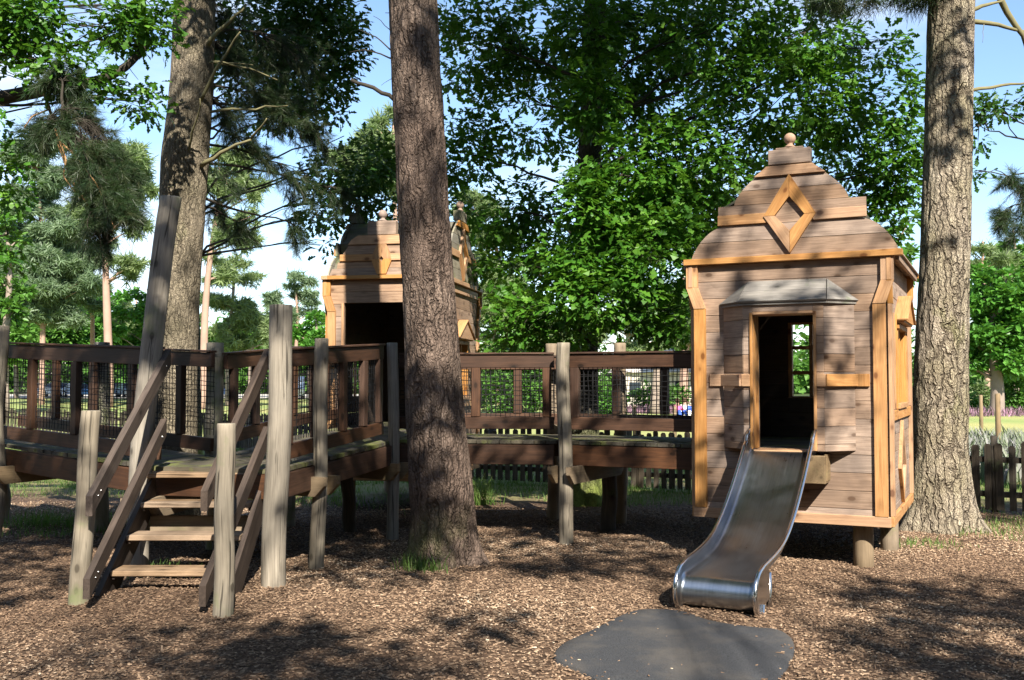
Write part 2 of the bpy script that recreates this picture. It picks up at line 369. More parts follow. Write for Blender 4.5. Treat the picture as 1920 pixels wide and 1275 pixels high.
# ---- wood chips as real pieces
def scatter(n,x0,x1,y0,y1,seed,dens=None):
    r=np.random.RandomState(seed); k=int(n*1.0); Y=np.sqrt(r.uniform(y0**2,y1**2,k)); X=r.uniform(-1,1,k)*(Y*.53+.4)
    m=(X>x0)&(X<x1); X,Y=X[m],Y[m]
    if dens is not None: mm=r.rand(len(X))<dens(X,Y); X,Y=X[mm],Y[mm]
    return X,Y,r
def inst(T,Fc,pos,ax,ay,az,scl):
    """place template T (k,3) at n positions"""
    n=len(pos);k=len(T)
    S=scl if np.ndim(scl)==2 else np.repeat(np.asarray(scl)[:,None],3,1)
    V=pos[:,None,:]+T[None,:,0:1]*(S[:,0:1,None]*ax[:,None,:])+T[None,:,1:2]*(S[:,1:2,None]*ay[:,None,:])+T[None,:,2:3]*(S[:,2:3,None]*az[:,None,:])
    Fo=(np.asarray(Fc)[None,:,:]+(np.arange(n)*k)[:,None,None]).reshape(-1,np.asarray(Fc).shape[1])
    return V.reshape(-1,3),Fo
def frames(ax,up):
    ax=nrm(ax); ay=nrm(np.cross(up,ax)); az=np.cross(ax,ay); return ax,ay,az
mat_poly=[G(1040,1236),G(1060,1206),G(1120,1180),G(1195,1147),G(1270,1149),G(1330,1166),G(1410,1180),G(1460,1186),G(1487,1205),G(1482,1240),G(1440,1290),G(1330,1330),G(1180,1310),G(1090,1262)]
mp=np.array(mat_poly)[:,:2]
def inpoly(X,Y,poly):
    c=np.zeros(len(X),bool); n=len(poly)
    for i in range(n):
        x0,y0=poly[i];x1,y1=poly[(i+1)%n]
        m=((y0>Y)!=(y1>Y))&(X<(x1-x0)*(Y-y0)/(y1-y0+1e-12)+x0); c^=m
    return c
CT_=np.array([(sx_*.5*(1 if k==0 else .85),sy*.5*(1 if k==0 else .8),k) for k in(0,1) for (sx_,sy) in((-1,-1),(1,-1),(1,1),(-1,1))],float)
CT_[:,0]*=np.array([1,.8,1,.75,1,.8,1,.75])
CF=[[4,5,6,7],[0,1,5,4],[1,2,6,5],[2,3,7,6],[3,0,4,7]]
def chipdens(X,Y):
    lim=13.2-.1*X; return np.clip((lim-Y)/1.5,0,1)*(.35+.65*vn(np.stack([X*1.3,Y*1.3,0*X],-1),5))
X,Y,r=scatter(210000,-9,9,5.0,13.5,11,chipdens)
inm=inpoly(X,Y,mp); ed_=inpoly(X,Y,mp.mean(0)+(mp-mp.mean(0))*.90); keep=~inm|(r.rand(len(X))<np.where(ed_,.035*vn(np.stack([X*2.3,Y*2.3,0*X],-1),18),.25*vn(np.stack([X*6,Y*6,0*X],-1),8))); X,Y,inm=X[keep],Y[keep],inm[keep]; n=len(X)
a=r.uniform(0,2*PI,n); tl=r.normal(0,.22,n); ax=np.stack([np.cos(a),np.sin(a),tl],1); up=nrm(np.stack([r.normal(0,.28,n),r.normal(0,.28,n),np.ones(n)],1))
ax,ay,az=frames(ax,up); L=r.uniform(.008,.028,n)*np.where(r.rand(n)<.05,2.2,1); W=r.uniform(.005,.013,n)
pos=np.stack([X,Y,gz(X,Y)+r.uniform(-.002,.012,n)+np.where(inm,.016,0)],1)
V,Fo=inst(CT_,CF,pos,ax,ay,az,np.stack([L,W,r.uniform(.002,.005,n)],1))
t=NT('wood_chip'); rn=t.attr('rnd').outputs['Fac']
t.bsdf(t.ramp(rn,[(0,(.085,.053,.034)),(.4,(.185,.12,.077)),(.68,(.30,.205,.134)),(.9,(.45,.325,.22)),(1,(.60,.49,.36))]),.85,spec=.2)
big=.55*(vn(np.stack([X*.7,Y*.7,0*X],-1),21)-.5)
o=npmesh('wood_chips',V,Fo,t.m,rnd=np.repeat(np.clip(r.beta(1.9,2.1,n)+big,0,1),8)); tag(o,'loose brown wood chips covering the play area ground','wood chips',kind='stuff')
# ---- grass blades
GT=np.array([(-.5,0,0),(.5,0,0),(-.35,.12,.55),(.35,.12,.55),(-.05,.45,1),(.05,.45,1)],float); GF=[[0,1,3,2],[2,3,5,4]]
def blades(X,Y,r,h0,h1,w=.006,z=None):
    n=len(X); a=r.uniform(0,2*PI,n); ax=np.stack([np.cos(a),np.sin(a),0*a],1); ay=np.stack([-np.sin(a),np.cos(a),0*a],1); az=nrm(np.stack([r.normal(0,.25,n),r.normal(0,.25,n),np.ones(n)],1))
    h=r.uniform(h0,h1,n); return inst(GT,GF,np.stack([X,Y,gz(X,Y)-.005 if z is None else z],1),ax,ay,az,np.stack([np.full(n,w)*r.uniform(.6,1.5,n),h,h],1))
def gd(X,Y):
    lim=13.0-.1*X+1.2*(vn(np.stack([X*.9,Y*.9,0*X],-1),31)-.5)*2
    base=np.clip((Y-lim)/1.2,0,1)*(.25+.75*(vn(np.stack([X*1.1,Y*1.1,0*X],-1),33)>.42))
    l=np.clip(1-((X+4.7)**2/2.2+(Y-11.3)**2/1.1),0,1); rr=np.clip(1.3-((X-6.0)**2/2.2+(Y-11.0)**2/.9),0,1)*.8+np.clip(1-((X-4.1)**2/.25+(Y-9.9)**2/.12),0,1)*.5
    return np.clip(base+l*.8+rr,0,1)
X,Y,r=scatter(150000,-12,12,9.5,24,41,gd); V,Fo=blades(X,Y,r,.03,.11,.008); n=len(X)
o=npmesh('grass',V,Fo,M['grassb'],rnd=np.repeat(np.clip(r.beta(2,2,n)+.5*(vn(np.stack([X*.6,Y*.6,0*X],-1),35)-.5),0,1),6)); tag(o,'short rough grass growing beyond the wood chips','grass',kind='stuff')
def tuft(name,label,x,y,n,h0,h1,s,seed):
    r=np.random.RandomState(seed); X=x+r.normal(0,s,n); Y=y+r.normal(0,s*.6,n); V,Fo=blades(X,Y,r,h0,h1,.009)
    o=npmesh(name,V,Fo,M['grassb'],None,(x,y,0),rnd=np.repeat(r.uniform(.15,.75,n),6)); tag(o,label,'grass tuft')
b0=G(793,1068); tuft('grass_tuft','bright green grass tuft at the foot of the central brown pine',b0[0],b0[1],170,.04,.19,.10,1)
b0=G(900,945); tuft('grass_tuft','tall pale grass tuft behind the right edge of the central pine',b0[0],b0[1],160,.15,.42,.12,2)
b0=G(1715,1020); tuft('grass_tuft','low grass tuft between the slide playhouse and the right pine',b0[0],b0[1],120,.03,.08,.2,3)
b0=G(285,1085); tuft('grass_tuft','green weeds growing under the lowest stair tread',b0[0]+.02,b0[1]+.12,120,.06,.14,.16,4)
b0=G(90,985); tuft('grass_tuft','dark grass tuft in the shade left of the stairs',b0[0],b0[1],240,.07,.25,.25,5)
# ---- rubber mat
mb=MB(); n=len(mp); ct=mp.mean(0)
sm=[]
for i in range(n):                              # round the outline a little
    p0,p1,p2,p3=mp[i-1],mp[i],mp[(i+1)%n],mp[(i+2)%n]
    for u in(0,.25,.5,.75): sm.append(.5*((2*p1)+(-p0+p2)*u+(2*p0-5*p1+4*p2-p3)*u*u+(-p0+3*p1-3*p2+p3)*u**3))
sm=np.array(sm); k=len(sm); rings=[(1.015,-.03),(1.0,.012),(.985,.02),(.8,.022),(.55,.024),(.25,.025)]
V=[];
for s_,z in rings:
    p=ct+(sm-ct)*s_; V.append(np.stack([p[:,0],p[:,1],gz(p[:,0],p[:,1])*.6+z],1))
V=np.vstack(V+[np.array([[ct[0],ct[1],.026]])]); Fc=[[i*k+j,i*k+(j+1)%k,(i+1)*k+(j+1)%k,(i+1)*k+j] for i in range(len(rings)-1) for j in range(k)]+[[(len(rings)-1)*k+j,(len(rings)-1)*k+(j+1)%k,len(V)-1] for j in range(k)]
mb.add(V,Fc); t=NT('rubber_crumb'); geo=t.n('ShaderNodeNewGeometry').outputs['Position']
f=t.noise(geo,160,3,.7); f2=t.noise(geo,2.5,4,.6); c=t.mix(t.ramp(f,[(.35,0),(.7,1)]),(.016,.017,.019),(.075,.077,.083)); c=t.mix(t.ramp(f2,[(.45,0),(.7,.6)]),c,(.11,.095,.078))
fl=t.voro(geo,60); c=t.mix(t.ramp(fl,[(.03,.8),(.07,0)]),c,(.25,.19,.13)); t.bsdf(c,.85,f,.6,.004)
mo=mb.build('rubber_mat',t.m,None,True,(ct[0],ct[1],0)); tag(mo,'dark grey rubber safety mat on the chips before the slide','rubber mat')
# ---------------------------------------------------------------- trunks and foliage
def trunk(name,mat,parent,pts,rad,k=72,dz=.035,amp=.018,seed=0,flare=0,fz=.35,sc_=1.0):
    pts=np.array(pts,float); rad=np.array(rad,float); z=np.arange(pts[0,2],pts[-1,2],dz)
    c=np.stack([np.interp(z,pts[:,2],pts[:,i]) for i in range(2)],1)
    for _ in range(3): kk=np.ones(9)/9; c=np.stack([np.convolve(np.pad(c[:,i],4,'edge'),kk,'valid') for i in range(2)],1)
    rr=np.interp(z,pts[:,2],rad); a=np.arange(k)*2*PI/k; A,Z=np.meshgrid(a,z)
    q=np.stack([np.cos(A)*2.6*sc_+seed,np.sin(A)*2.6*sc_,Z*2.2*sc_],-1); n1=fbm(q,seed,4)
    q2=np.stack([np.cos(A)*6*sc_+seed,np.sin(A)*6*sc_,Z*3.5*sc_],-1); rid=np.abs(vn(q2,seed+5)-.5)*2
    d=amp*(n1-.5)*2-amp*.9*np.clip(.25-rid,0,1)*4*.5
    fl=flare*np.exp(-np.clip(Z,0,9)/fz)*(.75+.5*np.cos(A*5+seed)+.3*np.cos(A*3+1))
    r_=rr[:,None]+d+fl
    V=np.stack([c[:,0:1]+r_*np.cos(A),c[:,1:2]+r_*np.sin(A),Z],-1).reshape(-1,3); nz=len(z)
    i,j=np.meshgrid(np.arange(nz-1),np.arange(k),indexing='ij'); j2=(j+1)%k
    Fc=np.stack([i*k+j,i*k+j2,(i+1)*k+j2,(i+1)*k+j],-1).reshape(-1,4)
    o=npmesh(name,V,Fc,mat,parent,(0,0,0),lc=V,rnd=np.full(len(V),.5),smooth=True); return o
def branchpts(p,q,sag=.1,wob=.06,n=9,seed=0):
    r=np.random.RandomState(seed); p=np.array(p,float);q=np.array(q,float); L=np.linalg.norm(q-p); t=np.linspace(0,1,n)
    o=p+(q-p)*t[:,None]; o[:,2]+=sag*L*4*t*(1-t); w=np.cumsum(r.normal(0,1,(n,3)),0); w-=w[0]+(w[-1]-w[0])*t[:,None]
    return o+w*wob*L/n**.5*.5
ST_=[(0,.02),(.16,.14),(.3,.09),(.44,.25),(.57,.14),(.71,.33),(.85,.17),(1,.05)]
OT=np.array([(x,s*w,-.22*x*x+.25*w) for x,w in ST_ for s in(-1,1)],float); OF=[[2*i,2*i+1,2*i+3,2*i+2] for i in range(7)]
DT=np.array([(0,0,0),(.5,-.34,.06),(1,0,-.12),(.5,.34,.06)],float); DF=[[0,1,2,3]]
def needletempl(n,L,w,spread,seed,back=0):
    r=np.random.RandomState(seed); V=[];Fc=[]
    for i in range(n):
        d=nrm(np.array([r.uniform(.15-back,1),*r.normal(0,spread,2)])); s=nrm(np.cross(d,r.normal(0,1,3))); l=L*r.uniform(.7,1.1); b=np.array([r.uniform(-.5,.3)*L,0,0])
        V+=[b-s*w,b+s*w,b+d*l+s*w*.35,b+d*l-s*w*.35]; Fc.append([4*i,4*i+1,4*i+2,4*i+3])
    return np.array(V),Fc
NTn=needletempl(22,1,.02,.55,3); NTf=needletempl(14,1,.075,.8,4,.6)
TM={'oak':(OT,OF),'dia':(DT,DF),'near':NTn,'far':NTf}
def inblob(b,n,r,shell=.35):
    c,rad=b[0],b[1]; d=nrm(r.normal(0,1,(n,3))); s=r.uniform(shell**3,1,n)**(1/3); return np.array(c)+d*s[:,None]*np.array(rad),d
def foliage(name,mat,parent,blobs,per,leaf,size,seed,tm='oak',tw=.16,droop=.3,org=(0,0,0),shell=.35,updown=1.0,flat=.55,label=None):
    """blobs [(centre,(rx,ry,rz),n clusters)]: twig ends each with a handful of leaves"""
    r=np.random.RandomState(seed); T,Fc=TM[tm]; Vs=[];Fs=[];Rs=[];off=0; cl=[]
    for b in blobs:
        n=int(b[2]); c,d=inblob(b,n,r,shell)
        jit=vn(c*2.3,seed)            # gaps: drop whole clumps where the noise is low
        keep=jit>.34; c,d=c[keep],d[keep]; n=len(c)
        if n==0: continue
        cl.append(c)
        C=np.repeat(c,per,0); D=np.repeat(d,per,0); m=len(C)
        axd=nrm(D*.45+r.normal(0,1,(m,3))*np.array([1,1,flat])+np.array([0,0,-droop*.35]))
        pos=C+axd*(r.uniform(.1,1,m)*tw)[:,None]
        up=nrm(np.array([0,0,updown])+r.normal(0,.5,(m,3))); ax,ay,az=frames(axd,up)
        s=size*r.uniform(.5,1.3,m); V,Fo=inst(T,Fc,pos,ax,ay,az,s)
        Vs.append(V);Fs.append(Fo+off);off+=len(V)
        base=np.repeat(r.uniform(0,1,n),per)*.5+r.uniform(0,.5,m); Rs.append(np.repeat(base,len(T)))
    o=npmesh(name,np.vstack(Vs),np.vstack(Fs),mat,parent,org,rnd=np.concatenate(Rs),smooth=False)
    return o,np.vstack(cl)
def twigs(name,mat,parent,start,blobs,cl,r0,seed,nsub=10,sub=.008,sag=.05):
    """limbs from the trunk to each leaf mass and twigs on to some of its clusters"""
    r=np.random.RandomState(seed); mb=MB()
    for i,b in enumerate(blobs):
        s=np.array(start(b[0]) if callable(start) else start,float); c=np.array(b[0],float)
        pts=branchpts(s,c,sag,.10,10,seed+i); rad=np.linspace(r0,r0*.25,10); mb.tube(pts,rad,7)
        d=np.linalg.norm((cl-c)/np.array(b[1]),axis=1); idx=np.where(d<1.05)[0]
        if len(idx)==0: continue
        for j in r.choice(idx,min(nsub,len(idx)),False):
            k=r.randint(5,10); q=branchpts(pts[k],cl[j],.05,.10,6,seed+int(j)); mb.tube(q,np.linspace(max(sub,rad[k]*.5),sub*.35,6),5)
    return mb.build(name,mat,parent,True)
# ---------------------------------------------------------------- playhouses
A3=lambda *v: np.array(v,float)
def plankwall(mb,o,du,dn,W,z0,z1,open_=(),ph=.155,th=.022,gap=.003,u0=0,rng_=None):
    o=A3(*o);du=A3(*du);dn=A3(*dn); z=z1; rows=[]
    while z>z0+.02: zb=max(z0,z-ph); rows.append((zb,z)); z=zb
    for za,zb in rows:
        rr=random.random()
        segs=[(u0,W,za,zb)]
        for (a,b,c,d) in open_:
            ns=[]
            for (p,q,r_,s_) in segs:
                if q<=a or p>=b or s_<=c or r_>=d: ns.append((p,q,r_,s_)); continue
                if p<a: ns.append((p,a,r_,s_))
                if q>b: ns.append((b,q,r_,s_))
                if r_<c: ns.append((max(p,a),min(q,b),r_,c))
                if s_>d: ns.append((max(p,a),min(q,b),d,s_))
            segs=ns
        for (p,q,r_,s_) in segs:
            if q-p<.01 or s_-r_<.01: continue
            cc=o+du*(p+q)/2+A3(0,0,(r_+s_)/2)+dn*(th/2+random.uniform(-.0015,.0015))
            mb.box(cc,((q-p)/2,th/2,(s_-r_)/2-gap/2),du,-dn,.003,min(1,max(0,rr+random.uniform(-.2,.2))))
def strip(mb,o,du,dn,u0,u1,z0,z1,out,th,rnd=None,grain=None,b=.004):
    """board on a wall face: from out to out+th"""
    o=A3(*o);du=A3(*du);dn=A3(*dn); c=o+du*(u0+u1)/2+A3(0,0,(z0+z1)/2)+dn*(out+th/2)
    vert=(z1-z0)>(u1-u0) if grain is None else grain=='v'
    if vert: mb.box(c,((z1-z0)/2,th/2,(u1-u0)/2),A3(0,0,1),dn,b,rnd)
    else: mb.box(c,((u1-u0)/2,th/2,(z1-z0)/2),du,dn,b,rnd)
UP=A3(0,0,1)
def pr(mb,poly,o,du,dn,out,th,**k): mb.prism(poly,A3(*o)+A3(*dn)*out,du,UP,dn,th,**k)
LOWP=[(0,.90),(.04,.885),(.08,.862),(.12,.838),(.16,.808),(.2,.77),(.23,.735),(.26,.69),(.29,.61)]
UPP=[(.47,.50),(.50,.492),(.55,.468),(.60,.43),(.645,.385),(.69,.333),(.73,.28),(.765,.23),(.80,.19)]
def gprofile(z,s=1.0):
    """half width of the curved gable at height z above the cornice"""
    if z<=.29: return s*np.interp(z,[p[0] for p in LOWP],[p[1] for p in LOWP])
    if z<.47: return s*.645
    return s*np.interp(z,[p[0] for p in UPP],[p[1] for p in UPP])
def gable(root,o,du,dn,cx,zc,s=1.0,out=.03,th=.022,mat='greybrown',ball=True):
    g=MB(); rows=[(0,.145),(.145,.29),(.29,.47),(.47,.60),(.60,.70),(.70,.80)]
    for a,b in rows:
        if (a,b)==(.29,.47): poly=[(-.645*s,a),(.645*s,a),(.645*s,b),(-.645*s,b)]
        else:
            zs=np.linspace(a+.001,b-.001,9); R_=[(gprofile(z,s),z) for z in zs]; poly=[(u,z) for u,z in R_]+[(-u,z) for u,z in R_[::-1]]
        poly=[(cx+u,zc+z+(.0015 if k<len(poly)/2 and False else 0)) for k,(u,z) in enumerate(poly)]
        poly=[(u,z-.0015 if abs(z-zc-b)<.002 else z+.0015) if (abs(z-zc-b)<.002 or abs(z-zc-a)<.002) else (u,z) for u,z in poly]
        pr(g,poly,o,du,dn,out,th)
    go=g.build('gable',M[mat],root,local=True)
    t=MB(); o2=out+th
    strip(t,o,du,dn,cx-.645*s-.004,cx-.20*s,zc+.292,zc+.385,o2,.024); strip(t,o,du,dn,cx+.20*s,cx+.645*s+.004,zc+.292,zc+.385,o2,.024)
    zs=np.linspace(.715,.80,5); poly=[(cx+gprofile(z,s)+.012,zc+z) for z in zs]+[(cx-gprofile(z,s)-.012,zc+z) for z in zs[::-1]]; pr(t,poly,o,du,dn,o2,.024)
    t.each('gable_trim',M['orange'],go,local=True)
    d=MB(); dz0,dz1,dm=zc+.012,zc+.715,zc+.352; hw=.225*min(s,1.0); w=.072
    tp=A3(cx,dz1);bt=A3(cx,dz0);
    def seg(P0,P1,side,e):
        P0=A3(*P0);P1=A3(*P1);dd=(P1-P0)/np.linalg.norm(P1-P0); nn=A3(-dd[1],dd[0])*side
        ang=math.atan2(dd[1],dd[0]); return P0,P1,nn,ang
    ins=.105
    for sx in(-1,1):
        for top in(0,1):
            E=tp if top else bt; mid=A3(cx+sx*hw,dm)
            Ei=A3(cx,E[1]-(ins*1.9 if top else -ins*1.9)); Mi=A3(cx+sx*(hw-ins*.92),dm)
            poly=[E+A3(sx*.0 ,0),mid+A3(0,.0),Mi,Ei]
            if top==0: poly=[E,mid-A3(0,.003),Mi-A3(0,.003),Ei]
            pol=[A3(p[0]+sx*.0015,p[1]) for p in poly]
            ang=math.atan2(mid[1]-E[1],mid[0]-E[0]); 
            if sx*(1 if top else -1)>0: pol=pol[::-1]
            pr(d,pol,o,du,dn,o2+.002,.034,grain=ang)
    d.build('diamond_trim',M['orange'],go,local=True)
    b=MB(); strip(b,o,du,dn,cx-.185,cx+.185,zc+.812,zc+.945,out-.06,.10); strip(b,o,du,dn,cx-.12,cx+.12,zc+.946,zc+.962,out-.05,.08)
    b.build('pedestal',M[mat],go,local=True)
    if ball:
        c=A3(*o)+A3(*du)*cx+A3(*dn)*(out-.01); f=MB(); z=zc+.962
        prof=[(.045,0),(.047,.012),(.03,.022),(.026,.034)]+[(.052*math.sin(x),.082-.052*math.cos(x)) for x in np.linspace(.5,PI-.05,10)]
        f.lathe((c[0],c[1],z),prof,24); f.build('finial',M['ballw'],go,True,local=True)
M['ballw']=wood('turned_ball',(.27,.18,.13),(.44,.31,.24),.7,2,0,None,0,.001,.3,var=.1)
def cornertrim(mb,o,du,dn,u0,sgn,z0,zt,out,th,w=.125,br=.07):
    """board up a corner that steps outwards under the eaves; sgn=+1 steps towards +u"""
    zb0,zb1=zt-.40,zt-.20
    def q(a,b,c,d):
        if sgn>0: return [a,b,c,d]
        return [a,b,c,d]
    s=sgn*br
    mb_=[[(u0,z0),(u0+w,z0),(u0+w,zb0-.002),(u0,zb0-.002)],[(u0,zb0),(u0+w,zb0),(u0+w+s,zb1-.002),(u0+s,zb1-.002)],[(u0+s,zb1),(u0+w+s,zb1),(u0+w+s,zt),(u0+s,zt)]]
    for k,pl in enumerate(mb_): pr(mb,pl,o,du,dn,out,th+(0,.006,.003)[k],grain='v' if k!=1 else math.atan2(.2,s))
def windowpart(root,o,du,dn,u0,u1,z0,z1,nx=2,nz=3,ped=True,name='window',mat='orange'):
    w=MB(); t=.05
    for (a,b,c,d) in((u0-.01,u0+t-.01,z0,z1),(u1-t+.01,u1+.01,z0,z1)): strip(w,o,du,dn,a,b,c,d,-.035,.085)
    for (c,d) in((z0-.03,z0+.02),(z1-.02,z1+.03)): strip(w,o,du,dn,u0-.03,u1+.03,c,d,-.04,.105)
    wo=w.build(name,M[mat],root,local=True); m=MB()
    for i in range(1,nx): u=u0+(u1-u0)*i/nx; strip(m,o,du,dn,u-.02,u+.02,z0+.02,z1-.02,-.01,.03)
    for i in range(1,nz): z=z0+(z1-z0)*i/nz; strip(m,o,du,dn,u0+.04,u1-.04,z-.02,z+.02,-.006,.022,grain='u')
    m.build('mullion',M[mat],wo,local=True)
    if ped:
        p=MB(); c=(u0+u1)/2; hw=(u1-u0)/2+.07
        A=A3(*o)+A3(*dn)*.02
        for s in(-1,1):
            a=A+A3(*du)*(c+s*hw)+UP*(z1+.06); b=A+A3(*du)*c+UP*(z1+.30)
            p.bar(a+A3(*dn)*.055,b+A3(*dn)*.055,.14,.022,UP)
        pr(p,[(c-hw+.04,z1+.05),(c+hw-.04,z1+.05),(c,z1+.27)],o,du,dn,.105,.02,grain='u')
        strip(p,o,du,dn,c-hw+.02,c+hw-.02,z1+.035,z1+.055,.02,.09,grain='u')
        p.build('window_hood',M['orange'],root,local=True)
def shell(root,W,D,z0,zc,faces,fl):
    """four planked walls, posts, base boards, floor, stilts. faces: openings per side"""
    FR={'front':((0,0,0),(1,0,0),(0,-1,0),W),'right':((W,0,0),(0,1,0),(1,0,0),D),'back':((W,D,0),(-1,0,0),(0,1,0),W),'left':((0,D,0),(0,-1,0),(-1,0,0),D)}
    for k,(o,du,dn,w) in FR.items():
        mb=MB(); e=.0 if k in('front','back') else .024
        plankwall(mb,o,du,dn,w-e,z0+.07,zc,faces[k],u0=e); 
        mb.build('wall',M['greybrown'] ,root,local=True)
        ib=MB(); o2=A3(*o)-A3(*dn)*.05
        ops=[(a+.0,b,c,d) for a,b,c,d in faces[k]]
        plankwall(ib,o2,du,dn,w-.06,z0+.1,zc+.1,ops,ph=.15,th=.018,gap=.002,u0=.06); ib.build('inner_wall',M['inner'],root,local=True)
        b=MB(); strip(b,o,du,dn,-.03 if k in('front','back') else .0,w+.03 if k in('front','back') else w,z0,z0+.09,.023,.03,grain='u'); b.build('base_trim',M['orange'],root,local=True)
    cs=MB()
    fo=MB()
    for (x,y) in((.05,.05),(W-.05,.05),(W-.05,D-.05),(.05,D-.05)): fo.box((x+(.03 if x<1 and x<W/2 else -.03),y+(.03 if y<D/2 else -.03),(z0+zc)/2),( (zc-z0)/2-.02,.035,.035),(0,0,1),(0,1,0))
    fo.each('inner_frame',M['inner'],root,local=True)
    f=MB(); y=.075
    while y<D-.07: f.box((W/2,y+.06,fl-.015),(W/2-.075,.0585,.014),(1,0,0),(0,1,0)); y+=.12
    for yy in(.25,D/2,D-.25): f.box((W/2,yy,fl-.10),(W/2-.08,.03,.068),(1,0,0),(0,1,0))
    f.build('floor',M['deck'],root,local=True)
    for (x,y) in((W-.22,.16),(W-.10,1.15),(.2,.2),(.2,D-.25)):
        p=MB(); pts=[(x,y,-.25),(x,y,.1),(x,y,z0+.3),(x,y,fl-.175)]; p.tube(pts,[.086,.085,.083,.083],22,wob=.03,seed=int(x*50+y*9)); p.build('stilt',M['beam'],root,True,local=True)
    return FR
def cornertrims(root,FR,z0,zc):
    W=FR['front'][3];D=FR['right'][3]
    for k,(o,du,dn,w) in FR.items():
        for s in(-1,1):
            mb=MB(); ww=.105 if k in('front','back') else .085; off=.0 if k in('front','back') else -.0
            if s<0: cornertrim(mb,o,du,dn,-.01+off if k in('front','back') else .004,-1,z0+.092,zc,.023,.034,ww)
            else: cornertrim(mb,o,du,dn,w-ww+.01 if k in('front','back') else w-ww-.004,1,z0+.092,zc,.023,.034,ww)
            mb.build('corner_trim',M['orange'],root,local=True)
# ---- playhouse with the slide
TW,TD,TZ0,TZC,FL=1.65,2.1,.36,2.67,1.0
T1=thing('wooden_playhouse','tall gabled wooden playhouse at right with a steel slide at its doorway','playhouse',(1.716,9.402,0),R(-25.7))
FR=shell(T1,TW,TD,TZ0,TZC,{'front':[(.565,1.095,1.0,2.21)],'right':[(.62,1.45,1.38,2.10)],'back':[(.49,1.20,1.42,2.24)],'left':[(.80,1.85,1.0,2.3)]},FL)
cornertrims(T1,FR,TZ0,TZC)
for k in('right','back','left'):
    o,du,dn,w=FR[k]; b=MB()
    if k=='left': strip(b,o,du,dn,1.87,w-.09,1.555,1.665,.023,.024); strip(b,o,du,dn,.09,.79,1.555,1.665,.023,.024)
    elif k=='right': strip(b,o,du,dn,.09,w-.09,1.255,1.345,.023,.024)
    else: strip(b,o,du,dn,.13,w-.13,1.25,1.34,.023,.024)
    b.each('belt_trim',M['orange'],T1,local=True)
o,du,dn,w=FR['right']; windowpart(T1,o,du,dn,.62,1.45,1.38,2.10,3,1); 
b=MB()      # slats and lozenge strips on the side wall
for u in(.18,.30,.46,1.60,1.76,1.90): pr(b,[(u,1.36),(u+.045,1.36),(u+.02,1.62),(u+.05,1.9),(u+.02,2.2),(u-.01,2.2),(u-.03,1.9),(u-.01,1.62)],o,du,dn,.023,.03,grain='v')
for s in(-1,1):
    for top in(0,1):
        c,m_,e=1.05,.80,(1.235 if top else .46); pl=[(c,e),(c+s*.30,m_),(c+s*.20,m_),(c,e-(.12 if top else -.12))]
        if s*(1 if top else -1)>0: pl=pl[::-1]
        pr(b,pl,o,du,dn,.023,.03,grain='v')
b.each('side_trim',M['orange'],T1,local=True)
o,du,dn,w=FR['back']; windowpart(T1,o,du,dn,.49,1.20,1.42,2.24,3,3,False)
# canted bay round the doorway
o,du,dn,w=FR['front']; bo=.25; bay=MB(); BZ0,BZ1=1.0,2.30; c0=.83
plankwall(bay,(0,-bo+.022,0),(1,0,0),(0,-1,0),c0+.345,BZ0,BZ1,[(c0-.26,c0+.26,BZ0-.1,2.21)],u0=c0-.345,gap=.003)
for s in(-1,1):
    p0=A3(c0+s*.345,-bo,0);p1=A3(c0+s*.575,-.024,0); d=p1-p0; L=np.linalg.norm(d); d/=L; n_=A3(d[1],-d[0],0)*(1 if s>0 else -1)
    if n_[1]>0: n_=-n_
    plankwall(bay,p0-n_*.022,d,n_,L-.004,BZ0,BZ1,u0=.004)
bay.build('bay',M['greybrown'],T1,local=True,label='weathered canted bay around the slide doorway')
cp=MB(); e=.03
def slab(P_,th=.018,rnd=None):
    P_=np.array(P_,float); n_=nrm(np.cross(P_[1]-P_[0],P_[2]-P_[0])); n_=n_ if n_[2]>0 else -n_
    du_=nrm(P_[1]-P_[0]); dv=np.cross(n_,du_); o_=P_[0]; cp.prism([((p-o_)@du_,(p-o_)@dv) for p in P_],o_,du_,dv,n_,th,rnd)
E=[(c0-.375,-bo-.03,2.292),(c0+.375,-bo-.03,2.292),(c0+.60,-.023,2.292),(c0-.60,-.023,2.292)]; T_=[(c0-.34,-.023,2.49),(c0+.34,-.023,2.49)]
h1=[(np.array(E[0])*.5+np.array(T_[0])*.5),(np.array(E[1])*.5+np.array(T_[1])*.5)]
slab([E[0],E[1],h1[1]-A3(0,0,.001),h1[0]-A3(0,0,.001)]); slab([h1[0]+A3(0,.002,.001),h1[1]+A3(0,.002,.001),T_[1],T_[0]])
slab([E[1],E[2],T_[1]]); slab([E[3],E[0],T_[0]])
cp.prism([(c0-.375,-bo-.02),(c0+.375,-bo-.02),(c0+.59,-.024),(c0-.59,-.024)],(0,0,2.272),(1,0,0),(0,1,0),(0,0,1),.018)
cp.build('canopy',M['greygreen'],T1,local=True)
bt=MB(); 
strip(bt,o,du,dn,.128,c0-.582,1.555,1.665,.023,.022); strip(bt,o,du,dn,c0+.582,w-.128,1.555,1.665,.023,.022)
strip(bt,(0,-bo,0),du,dn,c0-.36,c0-.284,1.555,1.665,.0,.02,grain='u'); strip(bt,(0,-bo,0),du,dn,c0+.284,c0+.36,1.555,1.665,0,.02,grain='u')
for s in(-1,1):
    p0=A3(c0+s*.36,-bo-.012,0);p1=A3(c0+s*.585,-.03,0); d=p1-p0; L=np.linalg.norm(d); d/=L; n_=A3(d[1],-d[0],0); n_=n_ if n_[1]<0 else -n_
    strip(bt,p0,d,n_,.0,L,1.557,1.663,.0,.02,grain='u')
bt.each('belt_trim',M['orange'],T1,local=True)
df=MB()
